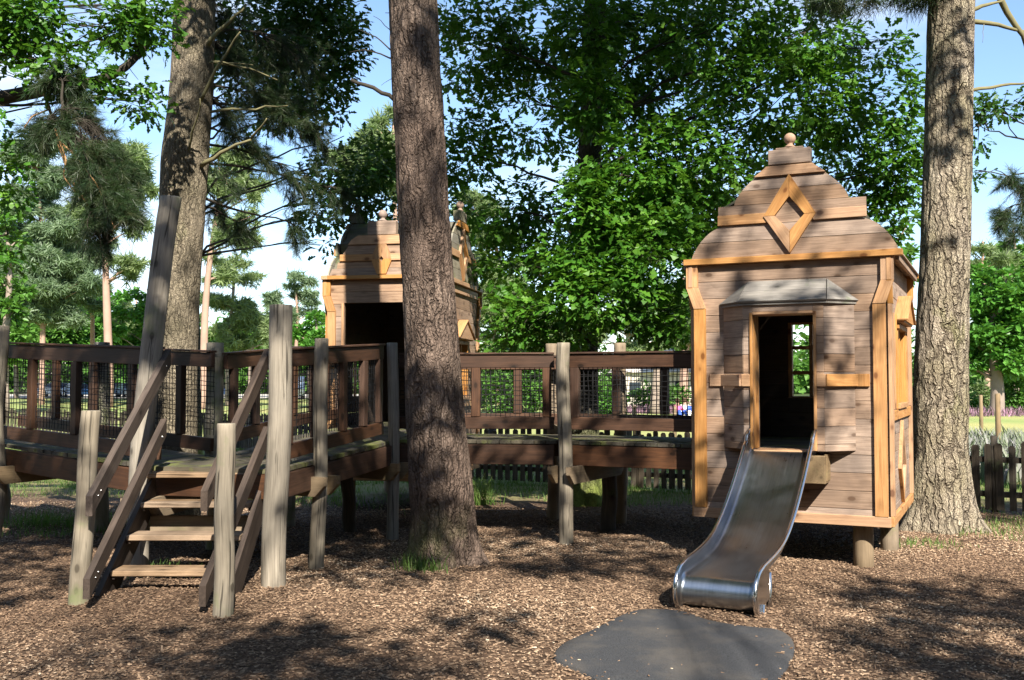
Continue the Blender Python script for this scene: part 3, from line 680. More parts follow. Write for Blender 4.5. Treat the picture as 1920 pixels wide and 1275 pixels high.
for s in(-1,1): df.box((c0+s*.272,(-bo-.012-.0)/2-.006,1.605),(.60,.133,.012),(0,0,1),(0,1,0))
df.box((c0,-bo/2-.012,2.198),(.26,.133,.012),(1,0,0),(0,1,0))
df.box((c0,-bo/2-.01,.992),(.258,.135,.012),(1,0,0),(0,1,0))
df.build('door_frame',M['orange'],T1,local=True)
jb=MB(); jb.box((c0+.22,-.15,.845),(.12,.13,.12),(0,1,0),(1,0,0),.006); jb.box((c0-.22,-.15,.845),(.12,.13,.12),(0,1,0),(1,0,0),.006); jb.box((c0+.345,-.12,.86),(.095,.012,.115),(0,1,0),(1,0,0)); jb.each('bracket',M['beam'],T1,local=True)
# eaves, gables, roof
cn=MB(); strip(cn,o,du,dn,-.10,w+.155,TZC+.002,TZC+.058,.0,.085,grain='u')
ob,dub,dnb,wb=FR['back']; strip(cn,ob,dub,dnb,-.13,wb+.12,TZC+.002,TZC+.058,.0,.085,grain='u')
cn.each('cornice',M['orange'],T1,local=True)
for k in('right','left'):
    oo,dd,nn,ww=FR[k]; e=MB(); strip(e,oo,dd,nn,.0,ww,TZC-.03,TZC+.03,.09,.03,grain='u'); strip(e,oo,dd,nn,.01,ww-.01,TZC+.03,TZC+.048,.0,.14,grain='u'); e.build('eaves_board',M['greybrown'],T1,local=True)
gable(T1,o,du,dn,TW/2+.045,TZC+.06); gable(T1,ob,dub,dnb,TW/2,TZC+.06)
def roofslats(root,zc,s,L,place,mat='roofw',capw=.12):
    rf=MB(); pts=[]
    zz=list(np.linspace(0,.27,4))+[.34]+list(np.linspace(.45,.78,5)); 
    hw=[gprofile(z,s)*.955-.01 for z in zz[:4]]+[.56*s]+[gprofile(z,s)*.93-.01 for z in zz[5:]]
    for sg in(-1,1):
        for i in range(len(zz)-1):
            a=(sg*hw[i],zc+zz[i]); b=(sg*hw[i+1],zc+zz[i+1]); place(rf,a,b,L)
    place(rf,(-hw[-1],zc+zz[-1]),(hw[-1],zc+zz[-1]),L)
    return rf.build('roof',M[mat],root,local=True)
def pl1(rf,a,b,L):
    a3=A3(TW/2+a[0],L/2,a[1]);b3=A3(TW/2+b[0],L/2,b[1]); d=b3-a3; h=np.linalg.norm(d); up=np.cross(nrm(d),A3(0,1,0)); 
    rf.box((a3+b3)/2,((L)/2,h/2-.001,.011),(0,1,0),nrm(d),.003)
roofslats(T1,TZC+.06,1.0,TD-.012,pl1)
# ---- second playhouse behind the pine
W2,D2,ZC2=1.42,2.15,2.885
T2=thing('wooden_playhouse','wooden playhouse behind the central pine with three ball finials on its roof','playhouse',(-2.32,12.87,0),R(-10.8))
FR2=shell(T2,W2,D2,TZ0,ZC2,{'front':[(.20,1.22,1.02,2.59)],'right':[(.66,1.44,1.38,2.12)],'back':[(.45,.95,1.5,2.1)],'left':[(.7,1.4,1.4,2.1)]},1.02)
cornertrims(T2,FR2,TZ0,ZC2)
o,du,dn,w=FR2['front']; df=MB()
for u in(.158,.236-.0): pass
strip(df,o,du,dn,.168,.198,1.02,2.585,-.03,.065); strip(df,o,du,dn,1.222,1.252,1.02,2.585,-.03,.065); df.each('door_frame',M['orange'],T2,local=True)
for k in('right','left'):
    oo,dd,nn,ww=FR2[k]; windowpart(T2,oo,dd,nn,.66,1.44,1.38,2.12,3,1)
    b=MB(); strip(b,oo,dd,nn,.09,ww-.09,1.255,1.345,.023,.024); strip(b,oo,dd,nn,.09,ww-.09,ZC2-.11,ZC2-.01,.023,.024,grain='u')
    b.each('belt_trim',M['orange'],T2,local=True)
    cn=MB(); strip(cn,oo,dd,nn,-.10,ww+.10,ZC2+.002,ZC2+.058,.0,.085,grain='u'); cn.build('cornice',M['orange'],T2,local=True)
    gable(T2,oo,dd,nn,ww/2,ZC2+.06,1.16,mat='gableg')
for k in('front','back'):
    oo,dd,nn,ww=FR2[k]; cn=MB(); strip(cn,oo,dd,nn,.0,ww,ZC2+.002,ZC2+.05,.0,.10,grain='u'); cn.build('cornice',M['orange'],T2,local=True)
def pl2(rf,a,b,L):
    a3=A3(L/2,D2/2+a[0],a[1]);b3=A3(L/2,D2/2+b[0],b[1]); d=b3-a3; h=np.linalg.norm(d)
    rf.box((a3+b3)/2,(L/2,h/2-.001,.011),(1,0,0),nrm(d),.003)
roofslats(T2,ZC2+.06,1.16,W2-.012,pl2)
# low dormer gable on its front
g=MB(); z0=ZC2+.052; cx=w/2
for a,b,p,q in((0,.09,.70,.66),(.09,.17,.60,.585),(.17,.27,.56,.53),(.27,.40,.52,.43),(.40,.50,.43,.30)):
    n_=[(cx-p,z0+a+.001),(cx+p,z0+a+.001),(cx+q,z0+b-.001),(cx-q,z0+b-.001)]; pr(g,n_,o,du,dn,.03,.022)
dg=g.build('dormer',M['greybrown'],T2,local=True); t_=MB()
strip(t_,o,du,dn,cx-.555,cx-.11,z0+.18,z0+.265,.052,.024); strip(t_,o,du,dn,cx+.11,cx+.555,z0+.18,z0+.265,.052,.024)
pr(t_,[(cx-.445,z0+.39),(cx+.445,z0+.39),(cx+.40,z0+.45),(cx+.315,z0+.502),(cx-.315,z0+.502),(cx-.40,z0+.45)],o,du,dn,.052,.024)
t_.each('dormer_trim',M['orange'],dg,local=True); d_=MB()
for s in(-1,1):
    for top in(0,1):
        e_,i_=(z0+.385,z0+.235) if top else (z0+.012,z0+.165); m_=z0+.20; pl=[(cx+s*.001,e_),(cx+s*.06,e_),(cx+s*.125,m_+(.03 if top else -.03)),(cx+s*.125,m_),(cx+s*.028,m_),(cx+s*.001,i_)]
        if s*(1 if top else -1)>0: pl=pl[::-1]
        pr(d_,pl,o,du,dn,.054,.034,grain='v')
d_.build('diamond_trim',M['orange'],dg,local=True); b_=MB(); strip(b_,o,du,dn,cx-.185,cx+.185,z0+.506,z0+.68,-.02,.10); b_.build('pedestal',M['greybrown'],dg,local=True)
f=MB(); f.lathe((cx,-.03,z0+.682),[(.05,0),(.05,.012),(.03,.024),(.028,.035)]+[(.056*math.sin(x),.088-.056*math.cos(x)) for x in np.linspace(.5,PI-.05,10)],24); f.build('finial',M['ballw'],dg,True,local=True)
rf=MB()   # dormer roof running back into the main roof
for p,q in(((.52,.27),(.43,.40)),((.43,.40),(.30,.49))):
    for s in(-1,1):
        a3=A3(cx+s*(p[0]-.03),.42,z0+p[1]-.01);b3=A3(cx+s*(q[0]-.03),.42,z0+q[1]-.01); rf.box((a3+b3)/2,(.44,np.linalg.norm(b3-a3)/2,.01),(0,1,0),nrm(b3-a3))
rf.box((cx,.42,z0+.485),(.44,.27,.01),(0,1,0),(1,0,0)); rf.build('dormer_roof',M['roofw'],dg,local=True)
# ---------------------------------------------------------------- slide
A_S=R(-28.0)
SL=thing('playground_slide','stainless steel slide running from the right playhouse doorway down to the chips','slide',(2.465-.434*1.2,9.04-.90*1.2,0),R(-25.7))
def stw(u,out,z):      # playhouse frame to world
    c,s=math.cos(A_S),math.sin(A_S); x,y=u,-(out-.25)
    return A3(2.345+x*c-y*s,8.822+x*s+y*c,z)
prof=[(.20,1.00),(.27,.997),(.34,.97),(.43,.905),(.58,.785),(.80,.62),(1.03,.47),(1.24,.36),(1.44,.29),(1.66,.255),(1.85,.24),(2.03,.23),(2.13,.225)]
# smooth
pp=np.array(prof); tt=np.linspace(0,len(pp)-1,60); PX=np.interp(tt,range(len(pp)),pp[:,0]); PZ=np.interp(tt,range(len(pp)),pp[:,1])
for _ in range(4): PX[1:-1]=(PX[:-2]+PX[1:-1]*2+PX[2:])/4; PZ[1:-1]=(PZ[:-2]+PZ[1:-1]*2+PZ[2:])/4
rr=.105; th_=np.linspace(PI/2,-PI/2-.25,18)[1:]; PX=np.concatenate([PX,PX[-1]+rr*np.cos(th_)]); PZ=np.concatenate([PZ,PZ[59]-rr+rr*np.sin(th_)])
nP=len(PX); HW=.265
Tn=nrm(np.stack([np.gradient(PX),np.gradient(PZ)],1)); Nn=np.stack([-Tn[:,1],Tn[:,0]],1)   # normal pointing up/out
wallh=np.interp(np.arange(nP),[0,3,8,14,40,55,60,nP-8,nP-1],[.06,.10,.12,.11,.10,.085,.07,.045,.03])
sec=[]      # cross section: bed with a fillet up to each side wall
for i in range(nP):
    h=wallh[i]; fr=min(.045,h*.6); row=[]
    us=np.linspace(0,PI/2,6)
    right=[(HW-fr+fr*math.sin(a),fr-fr*math.cos(a)) for a in us]+[(HW+.012,h)]
    pts=[(-u,v) for u,v in right[::-1]]+[(-.12,0),(0,0),(.12,0)]+right
    sec.append([stw(u,PX[i]+Nn[i,0]*v,PZ[i]+Nn[i,1]*v) for u,v in pts])
K_=len(sec[0]); Vb=np.array(sec).reshape(-1,3); Fb=[[i*K_+j,(i+1)*K_+j,(i+1)*K_+j+1,i*K_+j+1] for i in range(nP-1) for j in range(K_-1)]
# underside skin 3 mm below gives the sheet its thickness
Nw=np.array([[ (stw(0,Nn[i,0],Nn[i,1])-stw(0,0,0)) for j in range(K_)] for i in range(nP)]).reshape(-1,3)
V2=Vb-Nw*.004; n0=len(Vb); F2=[[a+n0 for a in f][::-1] for f in Fb]
bed=MB(); bed.add(np.vstack([Vb,V2]),Fb+F2); 
t=NT('brushed_steel'); geo=t.n('ShaderNodeNewGeometry').outputs['Position']; vr=t.n('ShaderNodeVectorRotate',rotation_type='Z_AXIS'); t.l(geo,vr.inputs['Vector']); vr.inputs['Angle'].default_value=R(28)
f=t.noise(geo,5,5,.65,.5); f2=t.noise(t.mapv(vr.outputs[0],(70,2.5,2.5)),1.5,5,.7)
rg=t.math('ADD',t.ramp(f,[(.3,.20),(.7,.28)]),t.math('MULTIPLY',f2,.16)); t.bsdf(t.mix(f2,(.24,.265,.30),(.43,.465,.51)),rg,f2,.05,.002,1.0); M['steel']=t.m
t=NT('polished_steel'); geo=t.n('ShaderNodeNewGeometry').outputs['Position']; f=t.noise(geo,12,4,.6); t.bsdf((.62,.62,.63),t.ramp(f,[(.3,.14),(.7,.28)]),None,metal=1.0); M['steelb']=t.m
bed.build('slide_bed',M['steel'],SL,True)
for s in(-1,1):
    rl=MB(); pts=[]
    pts.append(stw(s*(HW+.016),.19,1.0)); pts.append(stw(s*(HW+.016),.195,1.10)); pts.append(stw(s*(HW+.016),.215,1.165)); pts.append(stw(s*(HW+.016),.25,1.185)); pts.append(stw(s*(HW+.016),.30,1.165)); pts.append(stw(s*(HW+.016),.36,1.115))
    for i in range(9,nP): pts.append(stw(s*(HW+.016),PX[i]+Nn[i,0]*wallh[i],PZ[i]+Nn[i,1]*wallh[i]))
    e=pts[-1]; pts.append(stw(s*(HW+.016),2.09,.05)); pts.append(stw(s*(HW+.016),2.04,.035))
    rl.tube(pts,.017,12); 
    # cheek plate between the hoop at the top and the bed
    pl=[(.20,.99),(.20,1.09),(.222,1.15),(.25,1.17),(.295,1.15),(.35,1.11),(.42,1.03),(.46,.96),(.40,.93),(.33,.97)]
    rl.prism([(a,b) for a,b in pl],stw(s*(HW+.014),0,0),stw(0,1,0)-stw(0,0,0),UP,(stw(s,0,0)-stw(0,0,0)),.004)
    # side plate round the foot
    lo=[(PX[i]+Nn[i,0]*wallh[i],PZ[i]+Nn[i,1]*wallh[i]) for i in range(52,nP)]; lo=[(1.88,.06)]+[(1.88,lo[0][1])]+[q for q in lo if q[0]>1.885]+[(2.07,.045)]
    rl.prism(lo,stw(s*(HW+.010),0,0),stw(0,1,0)-stw(0,0,0),UP,(stw(s,0,0)-stw(0,0,0)),.005)
    rl.build('side_rail',M['steelb'],SL,True)
    lg=MB(); lg.tube([stw(s*(HW+.0),1.84,.24),stw(s*(HW+.0),1.84,-.15)],.02,10); lg.build('leg',M['steelb'],SL,True)
# ---------------------------------------------------------------- log posts
def post(parent,x,y,h,r,lean=(0,0),wob=.04,seed=0,mat='grey',name='post',z0=-.2,bend=.02,taper=.9,pw=1.0):
    bend*=.55; wob*=.8; r_=np.random.RandomState(seed); n=int(h/.05)+6; z=np.linspace(z0,h,n); t=(z-0)/h
    bx=sum(bend*r_.uniform(-1,1)*np.sin(PI*(k+1)*t+r_.uniform(0,6)) for k in range(3)); by=sum(bend*r_.uniform(-1,1)*np.sin(PI*(k+1)*t+r_.uniform(0,6)) for k in range(3))
    pts=np.stack([x+lean[0]*np.sign(t)*np.abs(t)**pw+bx,y+lean[1]*t+by,z],1); rad=r*(1-(1-taper)*t)
    top=pts[-1]; pts=np.vstack([pts,top+[0,0,.006]]); rad=np.append(rad,rad[-1]*.93)
    mb=MB(); mb.tube(pts,rad,20,wob=wob,seed=seed,rnd=r_.rand()); return mb.build(name,M[mat],parent,True)
def bolt(mb,p,n_,r=.012):
    p=A3(*p);n_=nrm(A3(*n_)); mb.tube([p,p+n_*.006],[r,r*.8],8)
# ---------------------------------------------------------------- walkways
def L2(a,b,t): return A3(*a)*(1-t)+A3(*b)*t
def deck(parent,na,nb,fa,fb,pw=.125,over=.0):
    """planks from the near edge na-nb across to the far edge fa-fb (points with z)"""
    mb=MB(); Lm=(np.linalg.norm(A3(*nb)-A3(*na))+np.linalg.norm(A3(*fb)-A3(*fa)))/2; n=max(2,int(round(Lm/pw)))
    for i in range(n):
        t=(i+.5)/n; a=L2(na,nb,t); b=L2(fa,fb,t); w=np.linalg.norm(L2(na,nb,1/n)-A3(*na)); w2=np.linalg.norm(L2(fa,fb,1/n)-A3(*fa))
        d=nrm(b-a); e=random.uniform(-.012,.012); a=a-d*e
        dw=nrm(A3(*nb)-A3(*na)); dw2=nrm(A3(*fb)-A3(*fa)) if w2>.01 else dw
        q=[a-dw*(w/2-.004),a+dw*(w/2-.004),b+dw2*(w2/2-.004),b-dw2*(w2/2-.004)]
        V=np.vstack([q,[p-A3(0,0,.034) for p in q]]); uu=[0,0,1,1,0,0,1,1]
        ln=np.linalg.norm(b-a); l=np.array([[uu[k]*ln,(k%4 in(1,2))*w,(k>3)*.034] for k in range(8)])
        mb.add(V,[[0,1,2,3],[7,6,5,4],[0,4,5,1],[1,5,6,2],[2,6,7,3],[3,7,4,0]],l)
    o=mb.build('deck',M['deck'],parent); return o
def railing(parent,a,b,bal=(),net=True,top=.875,seed=0,toph=.14,br=.115):
    """a,b: deck points (x,y,z). rail line from a to b"""
    a=A3(*a);b=A3(*b); d=b-a; L=np.linalg.norm(d); dh=nrm(d)
    m=MB(); m.bar(a+UP*(top-toph/2),b+UP*(top-toph/2),.045,toph); m.bar(a+UP*(top+.012),b+UP*(top+.012),.085,.02); m.build('top_rail',M['stain'],parent)
    m=MB(); m.bar(a+UP*(br+.06),b+UP*(br+.06),.045,.125); 
    m.build('bottom_rail',M['stain'],parent)
    side=nrm(np.cross(UP,dh)); hd=nrm(A3(d[0],d[1],0))
    for t_ in bal:
        p=a+d*t_; m=MB(); z_b=br+.125; m.box(p+UP*((z_b+top-toph)/2),((top-toph-z_b)/2,.032,.045),UP,side,.004); m.build('baluster',M['stain'],parent)
    if net:
        r=np.random.RandomState(seed); mb=MB(); z0,z1=.20,top-toph+.02; off=side*.012
        n=max(3,int(L/.05)); 
        for i in range(n+1):
            t_=i/n; k=5; zz=np.linspace(z0,z1,k); x=r.uniform(-.008,.008,k); x[0]*=.3; x[-1]*=.3
            pts=[a+d*t_+hd*x[j]+off*(1+r.uniform(-.4,.4))+UP*zz[j] for j in range(k)]; mb.tube(pts,.0032,4,cap=False)
        nz=int((z1-z0)/.05)
        for j in range(1,nz):
            z=z0+(z1-z0)*j/nz; k=max(4,int(L/.12)); pts=[a+d*(i/k)+off*1.6+UP*(z+r.uniform(-.006,.006)-.008*math.sin(PI*i/k*3+j)) for i in range(k+1)]; mb.tube(pts,.0032,4,cap=False)
        mb.build('net',M['net'],parent)
def fascia(parent,a,b,drop=.045,h=.20,inset=0):
    a=A3(*a);b=A3(*b); m=MB(); m.bar(a-UP*(drop+h/2),b-UP*(drop+h/2),.045,h); return m.build('joist',M['stain'],parent)
def crossbeam(parent,a,b,z,off,h=.17,cut=.10,twin=True):
    """bearer from post a to post b with chamfered ends, one each side of the posts"""
    a=A3(a[0],a[1],z);b=A3(b[0],b[1],z); d=nrm(b-a); s=nrm(np.cross(UP,d)); L=np.linalg.norm(b-a)
    for sg in((-1,1) if twin else (1,)):
        m=MB(); e=.16; poly=[(-e,0),(-e,-h*.45),(-e+cut,-h),(L+e-cut,-h),(L+e,-h*.45),(L+e,0)]
        m.prism(poly,a+s*sg*off-s*.022,d,UP,s,.045); m.build('bearer',M['beam'],parent)
def off(a,b,k):
    d=nrm(A3(b[0]-a[0],b[1]-a[1],0)); return np.cross(UP,d)*k
# key deck points (near edge N*, far edge Fx*)
NL=(-6.3,11.0,1.04); NC=(-3.03,8.62,.885); FLf=(-5.7,11.85,1.04); FC=(-2.85,9.72,.885)
SR=(-1.90,8.28,.885); N1=(-1.20,10.50,1.0); FC2=(-2.80,9.75,.885); F1=(-2.42,11.28,1.0)
TN=(-1.05,12.62,1.02); TF=(-2.20,12.84,1.02)
N2=(.46,10.33,1.0); N3=(1.83,9.67,1.0); F2=(-1.10,11.68,1.0); F3=(.72,11.52,1.0); F4=(2.24,10.70,1.0)
# ---- left walkway
WL=thing('wooden_walkway','dark stained raised walkway on the left, rising away from the stair landing','walkway',(-4.3,9.9,0),0,'netted timber walkways')
deck(WL,NL,NC,FLf,FC)
# landing, boards running across the stair head
deck(WL,(-3.03,8.60,.881),(-2.86,9.70,.881),(-1.90,8.27,.881),(-2.79,9.74,.881),.14)
fascia(WL,A3(*NL),A3(*NC)); fascia(WL,A3(*FLf),A3(*FC)); fascia(WL,A3(-3.0,8.60,.885),A3(-1.93,8.28,.885))
nl=nrm(A3(*FLf)-A3(*NL))
railing(WL,A3(*NL)+nl*.05,A3(*NC)+nl*.05,(.34,.49,.68),seed=1,top=.99,br=.05)
railing(WL,A3(*FLf)-nl*.05,A3(*FC)-nl*.02,(.22,.43,.63,.86),seed=2,top=.99,br=.05)
post(WL,-5.06,9.93,2.14,.095,(.02,0),.05,3,bend=.03)
post(WL,-3.07,8.40,3.13,.088,(.24,0),.02,4,bend=.02,taper=.98,pw=2.3)
post(WL,-4.45,11.02,2.02,.085,(0,0),.04,5,'gableg'); post(WL,-2.88,9.86,1.97,.09,(0,0),.04,6,'gableg')
crossbeam(WL,(-4.98,9.93),(-4.45,11.02),.78,.11); post(WL,-5.8,11.6,.62,.08,(0,0),.04,7)
crossbeam(WL,(-3.06,8.50),(-2.88,9.82),.64,.11)
# ---- centre walkway
WC=thing('wooden_walkway','dark stained raised walkway running back from the stair landing to the rear playhouse','walkway',(-1.8,10.4,0),0,'netted timber walkways')
deck(WC,SR,N1,FC2,F1); deck(WC,N1,TN,F1,TF)
fascia(WC,SR,N1); fascia(WC,FC2,F1); fascia(WC,F1,TF)
nn=off(SR,N1,.05)
railing(WC,A3(*SR)+nn+A3(.03,.1,0),A3(*N1)+nn*2.6+A3(-.02,-.06,0),(.06,.30,.56,.78,.96),seed=3,top=.97,br=.06); railing(WC,A3(*FC2)-nn,A3(*F1)-nn,(.1,.38,.68,.93),seed=4,top=.97); railing(WC,A3(*F1)-nn,A3(*TF)-nn*.5,(.3,.65),seed=5,top=.95)
post(WC,-1.865,8.02,2.20,.098,(.03,0),.03,8,bend=.018,taper=.92); post(WC,-1.69,8.86,1.97,.066,(.02,0),.05,9,bend=.015); post(WC,-1.215,10.40,1.99,.062,(-.01,0),.05,10,bend=.025)
post(WC,-2.50,11.40,1.98,.08,(0,0),.04,11,'gableg')
crossbeam(WC,(-1.69,8.86),(-2.70,9.42),.78,.09); crossbeam(WC,(-1.215,10.42),(-2.50,11.40),.77,.085)
post(WC,-1.75,10.9,.6,.075,(0,0),.03,12,'fence'); post(WC,-2.72,9.52,.62,.075,(0,0),.03,13,'fence')
# ---- right walkway
WR=thing('wooden_walkway','dark stained level walkway between the central pine and the slide playhouse','walkway',(.5,10.9,0),0,'netted timber walkways')
deck(WR,A3(*N1)+A3(.01,0,0),N2,A3(*F2)+A3(.01,0,0),F3); deck(WR,A3(*N2)+A3(.004,0,0),N3,A3(*F3)+A3(.004,0,0),F4)
fascia(WR,A3(*N1)+A3(.03,0,0),A3(*N2)-A3(.03,0,0)); fascia(WR,A3(*N2)+A3(.10,-.05,0),N3); fascia(WR,F2,F3); fascia(WR,F3,F4)
railing(WR,A3(*N1)+A3(.03,.05,0),A3(*N2)+A3(-.03,.05,0),(.12,.50,.955),seed=6,toph=.135); railing(WR,A3(*N2)+A3(.12,.0,0),A3(*N3)+A3(.0,.05,0),(.05,),seed=7,toph=.135)
railing(WR,A3(*F2)-A3(0,.05,0),A3(*F3)-A3(0,.05,0),(.02,.38,.64,.97),seed=8); railing(WR,A3(*F3)-A3(-.0,.05,0),A3(*F4)-A3(.02,.05,0),(.29,.62),seed=9)
railing(WR,A3(-1.08,11.72,1.0),A3(-1.02,12.50,1.0),(.5,),seed=10)
post(WR,.535,10.12,1.98,.073,(-.02,0),.05,14,bend=.028); post(WR,.47,11.72,2.03,.075,(0,0),.03,15,'beam'); post(WR,1.22,11.48,2.03,.075,(0,0),.03,16,'beam')
post(WR,1.05,11.05,.74,.085,(0,0),.03,17,'fence'); post(WR,-1.0,11.75,.7,.08,(0,0),.03,18,'fence')
crossbeam(WR,(.535,10.12),(1.05,11.05),.76,.10)
# ---------------------------------------------------------------- stairs
SS=thing('wooden_staircase','short open wooden staircase with four treads between two log newels','stairs',(-2.55,7.9,0))
XL,XR=-2.99,-2.06
def sz(y): return .20+(y-7.52)*.70
for k,(y,z) in enumerate(((7.53,.205),(7.83,.42),(8.12,.635))):
    m=MB(); 
    for q in(0,1): m.box(((XL+XR)/2,y+.065+q*.125,z-.022),((XR-XL)/2-.028,.060,.021),(1,0,0),(0,1,0),.005)
    m.build('tread',M['tread'],SS)
m=MB(); m.box(((XL+XR)/2,8.46,.828),((XR-XL)/2+.03,.10,.020),(1,0,0),(0,1,0),.005); m.build('tread',M['tread'],SS)
for x in(XL,XR):
    m=MB(); m.prism([(7.36,-.05),(7.62,-.05),(8.50,.57),(8.50,.80),(8.42,.80),(7.36,.06)],(x-.02,0,0),(0,1,0),UP,(1,0,0),.04,grain=.61); m.build('stringer',M['stair'],SS)
    m=MB(); 
    for z_,y_ in((.18,7.63),(.395,7.93),(.61,8.22)): m.box((x+(.03 if x<-2.5 else -.03),y_+.02,z_-.025),(.02,.09,.02),(1,0,0),(0,1,0)); 
    m.each('cleat',M['stair'],SS)
def guard(x0,y0,z0,x1,y1,z1,nm,sb):
    m=MB(); m.prism([(y0,z0-.07),(y0,z0+.07),(y1,z1+.07),(y1,z1-.07)][::-1],(x0-.024-(x1-x0)/(y1-y0)*y0,0,0),A3((x1-x0)/(y1-y0),1,0),UP,(1,0,0),.048,grain=math.atan2(z1-z0,y1-y0)); g_=m.build(nm,M['stair'],SS)
    b=MB()
    for t_ in(.06,.09,.93): bolt(b,(x0+(x1-x0)*t_+sb*.025,y0+(y1-y0)*t_,z0+(z1-z0)*t_),(sb,0,0),.006)
    b.each('bolt',M['bolt'],g_)
guard(-2.955,7.12,.73,-2.885,8.50,1.80,'handrail',1); guard(-2.935,7.05,.17,-2.90,8.46,1.22,'handrail',1)
guard(-2.14,7.08,.77,-2.02,8.36,1.80,'handrail',-1); guard(-2.12,7.00,.13,-2.02,8.36,1.16,'handrail',-1)
post(SS,-3.09,7.30,1.385,.072,(.06,0),.05,21,name='newel_post',bend=.010); post(SS,-1.975,7.0,1.305,.070,(.0,0),.04,22,name='newel_post',bend=.012)
m=MB(); m.box((XL+.45,8.36,.42),(.42,.022,.08),(1,0,0),(0,1,0)); m.build('brace',M['beam'],SS)
# ---------------------------------------------------------------- near trees
def pxb(px,py,Y,rx,rz,n,ry=None):
    k=Y/F; return (P(px,py,Y),(rx*k,(ry if ry else max(.35,rx*k*.8)),rz*k),n)
def axis(rows,Y,ext=None):
    """rows (px left, px right, py) -> trunk axis and radii at depth Y"""
    pts=[];rad=[]
    for a,b,y in rows:
        p=P((a+b)/2,y,Y); pts.append(p); rad.append((b-a)/2*Y/F)
    o=sorted(zip([p[2] for p in pts],range(len(pts)))); pts=[pts[i] for _,i in o]; rad=[rad[i] for _,i in o]
    pts=[np.array((pts[0][0],pts[0][1],-.15))]+pts; rad=[rad[0]]+rad
    if ext:
        d=(pts[-1]-pts[-4])/(pts[-1][2]-pts[-4][2]); pts.append(pts[-1]+d*(ext-pts[-1][2])); rad.append(rad[-1]*.72)
    return np.array(pts),np.array(rad)
def near(t,h):      # point of a trunk axis at height h
    pts,_=t; return A3(np.interp(h,pts[:,2],pts[:,0]),np.interp(h,pts[:,2],pts[:,1]),h)
def up(x,y,z,s): return A3(x,y,z)+SUN*s
def shred(bl,m,seed,k=.5,fl=.6):
    r=np.random.RandomState(seed); o=[]
    for c,rd,n in bl:
        for i in range(m):
            d=nrm(r.normal(0,1,3))*r.uniform(.2,.95); s=k*r.uniform(.6,1.2); o.append((np.array(c)+d*np.array(rd),(rd[0]*s,rd[1]*s,rd[2]*s*fl*r.uniform(.7,1.5)),max(4,int(n/m*1.25))))
    return o
NT2=needletempl(20,1,.017,.42,8); TM['spray']=NT2
def sprays(parent,trunkpt,blobs,seed,dens=1.0,L=.085):
    """drooping pine twigs with needles set along them, one mesh of needles and one of twigs"""
    r=np.random.RandomState(seed); T,Fc=NT2; pos=[];dirs=[];mb=MB()
    for c,rd,n in blobs:
        c=np.array(c); rd=np.array(rd); tp_=np.array(trunkpt(c),float); d0=nrm(c-tp_); s0=c-d0*rd[0]*1.1+A3(0,0,rd[2]*.5)
        mb.tube(branchpts(tp_,s0,.03,.08,9,r.randint(1e6)),np.linspace(.02,.009,9),6)
        for k in range(int(dens*max(4,n/7))):
            e=c+nrm(r.normal(0,1,3))*rd*r.uniform(.3,1.0)
            pts=branchpts(s0,e,.08,.12,9,r.randint(1e6)); pts[:,2]-=np.linspace(0,1,9)**2*.10; mb.tube(pts,np.linspace(.006,.002,9),4)
            tg=nrm(np.gradient(pts,axis=0)); dl=np.linalg.norm(e-s0)
            for q in range(3,9):
                for m in range(2):
                    dv=nrm(tg[q]+r.normal(0,.65,3)+A3(0,0,-.15)); ln=r.uniform(.06,.17); n_=max(2,int(ln/.035)); a=pts[q]
                    mb.tube([a,a+dv*ln],[.0022,.0012],3,cap=False)
                    for w_ in range(n_): pos.append(a+dv*ln*(w_+1)/n_); dirs.append(dv)
            for w_ in range(3): pos.append(e); dirs.append(nrm(tg[-1]+r.normal(0,.2,3)))
    pos=np.array(pos);dirs=np.array(dirs); keep=vn(pos*3.1,seed)>.30; pos,dirs=pos[keep],dirs[keep]; n=len(pos)
    ax,ay,az=frames(dirs,nrm(r.normal(0,1,(n,3)))); V,Fo=inst(T,Fc,pos,ax,ay,az,L*r.uniform(.75,1.2,n))
    npmesh('crown',V,Fo,M['needle'],parent,rnd=np.repeat(r.uniform(0,1,n)*.7+.15*r.rand(n),len(T))); mb.build('limb',M['twig'],parent,True)
# centre pine
tc=axis([(727,821,0),(734,828,150),(741,837,302),(750,848,470),(758,860,640),(762,873,800),(766,884,897),(772,890,960),(776,894,1040)],9.05,11)
TCn=thing('pine_tree','large brown scots pine trunk standing in the chips before the walkway','tree',(tc[0][0][0],9.05,0),0,'pines among the play equipment')
trunk('trunk',M['barkC'],TCn,tc[0],tc[1],120,.022,.016,2,.10,.16)
b=MB(); 
for (p0,y0,p1,y1,r0,dy,sd) in((735,188,658,150,.022,-.05,1),(733,110,655,98,.010,.2,2),(733,105,672,55,.009,.2,3),(731,72,700,30,.006,.1,4),(733,26,722,24,.007,0,5),(738,135,715,160,.004,0,6)):
    pts=branchpts(P(p0+22,y0+6,9.05),P(p1,y1,9.05+dy),.05,.10,8,sd); b.tube(pts,np.linspace(r0,r0*.35 if r0<.02 else r0*.75,8),6)
b.each('dead_branch',M['twig'],TCn,True)
bl=[(near(tc,z)+A3(dx,dy,0),(rx,rx,rz),n) for (z,dx,dy,rx,rz,n) in ((9.6,.9,.3,1.0,.5,70),(10.2,-1.0,.5,1.1,.5,80),(10.9,.2,1.0,1.2,.5,90),(11.0,.1,-.2,1.0,.5,70))]
o,cl=foliage('crown',M['needle'],TCn,bl,3,'n',.25,33,'near',tw=.1,droop=.6); twigs('limb',M['twig'],TCn,lambda c: near(tc,min(10.8,c[2]-.2)),bl,cl,.04,34,6,.008)
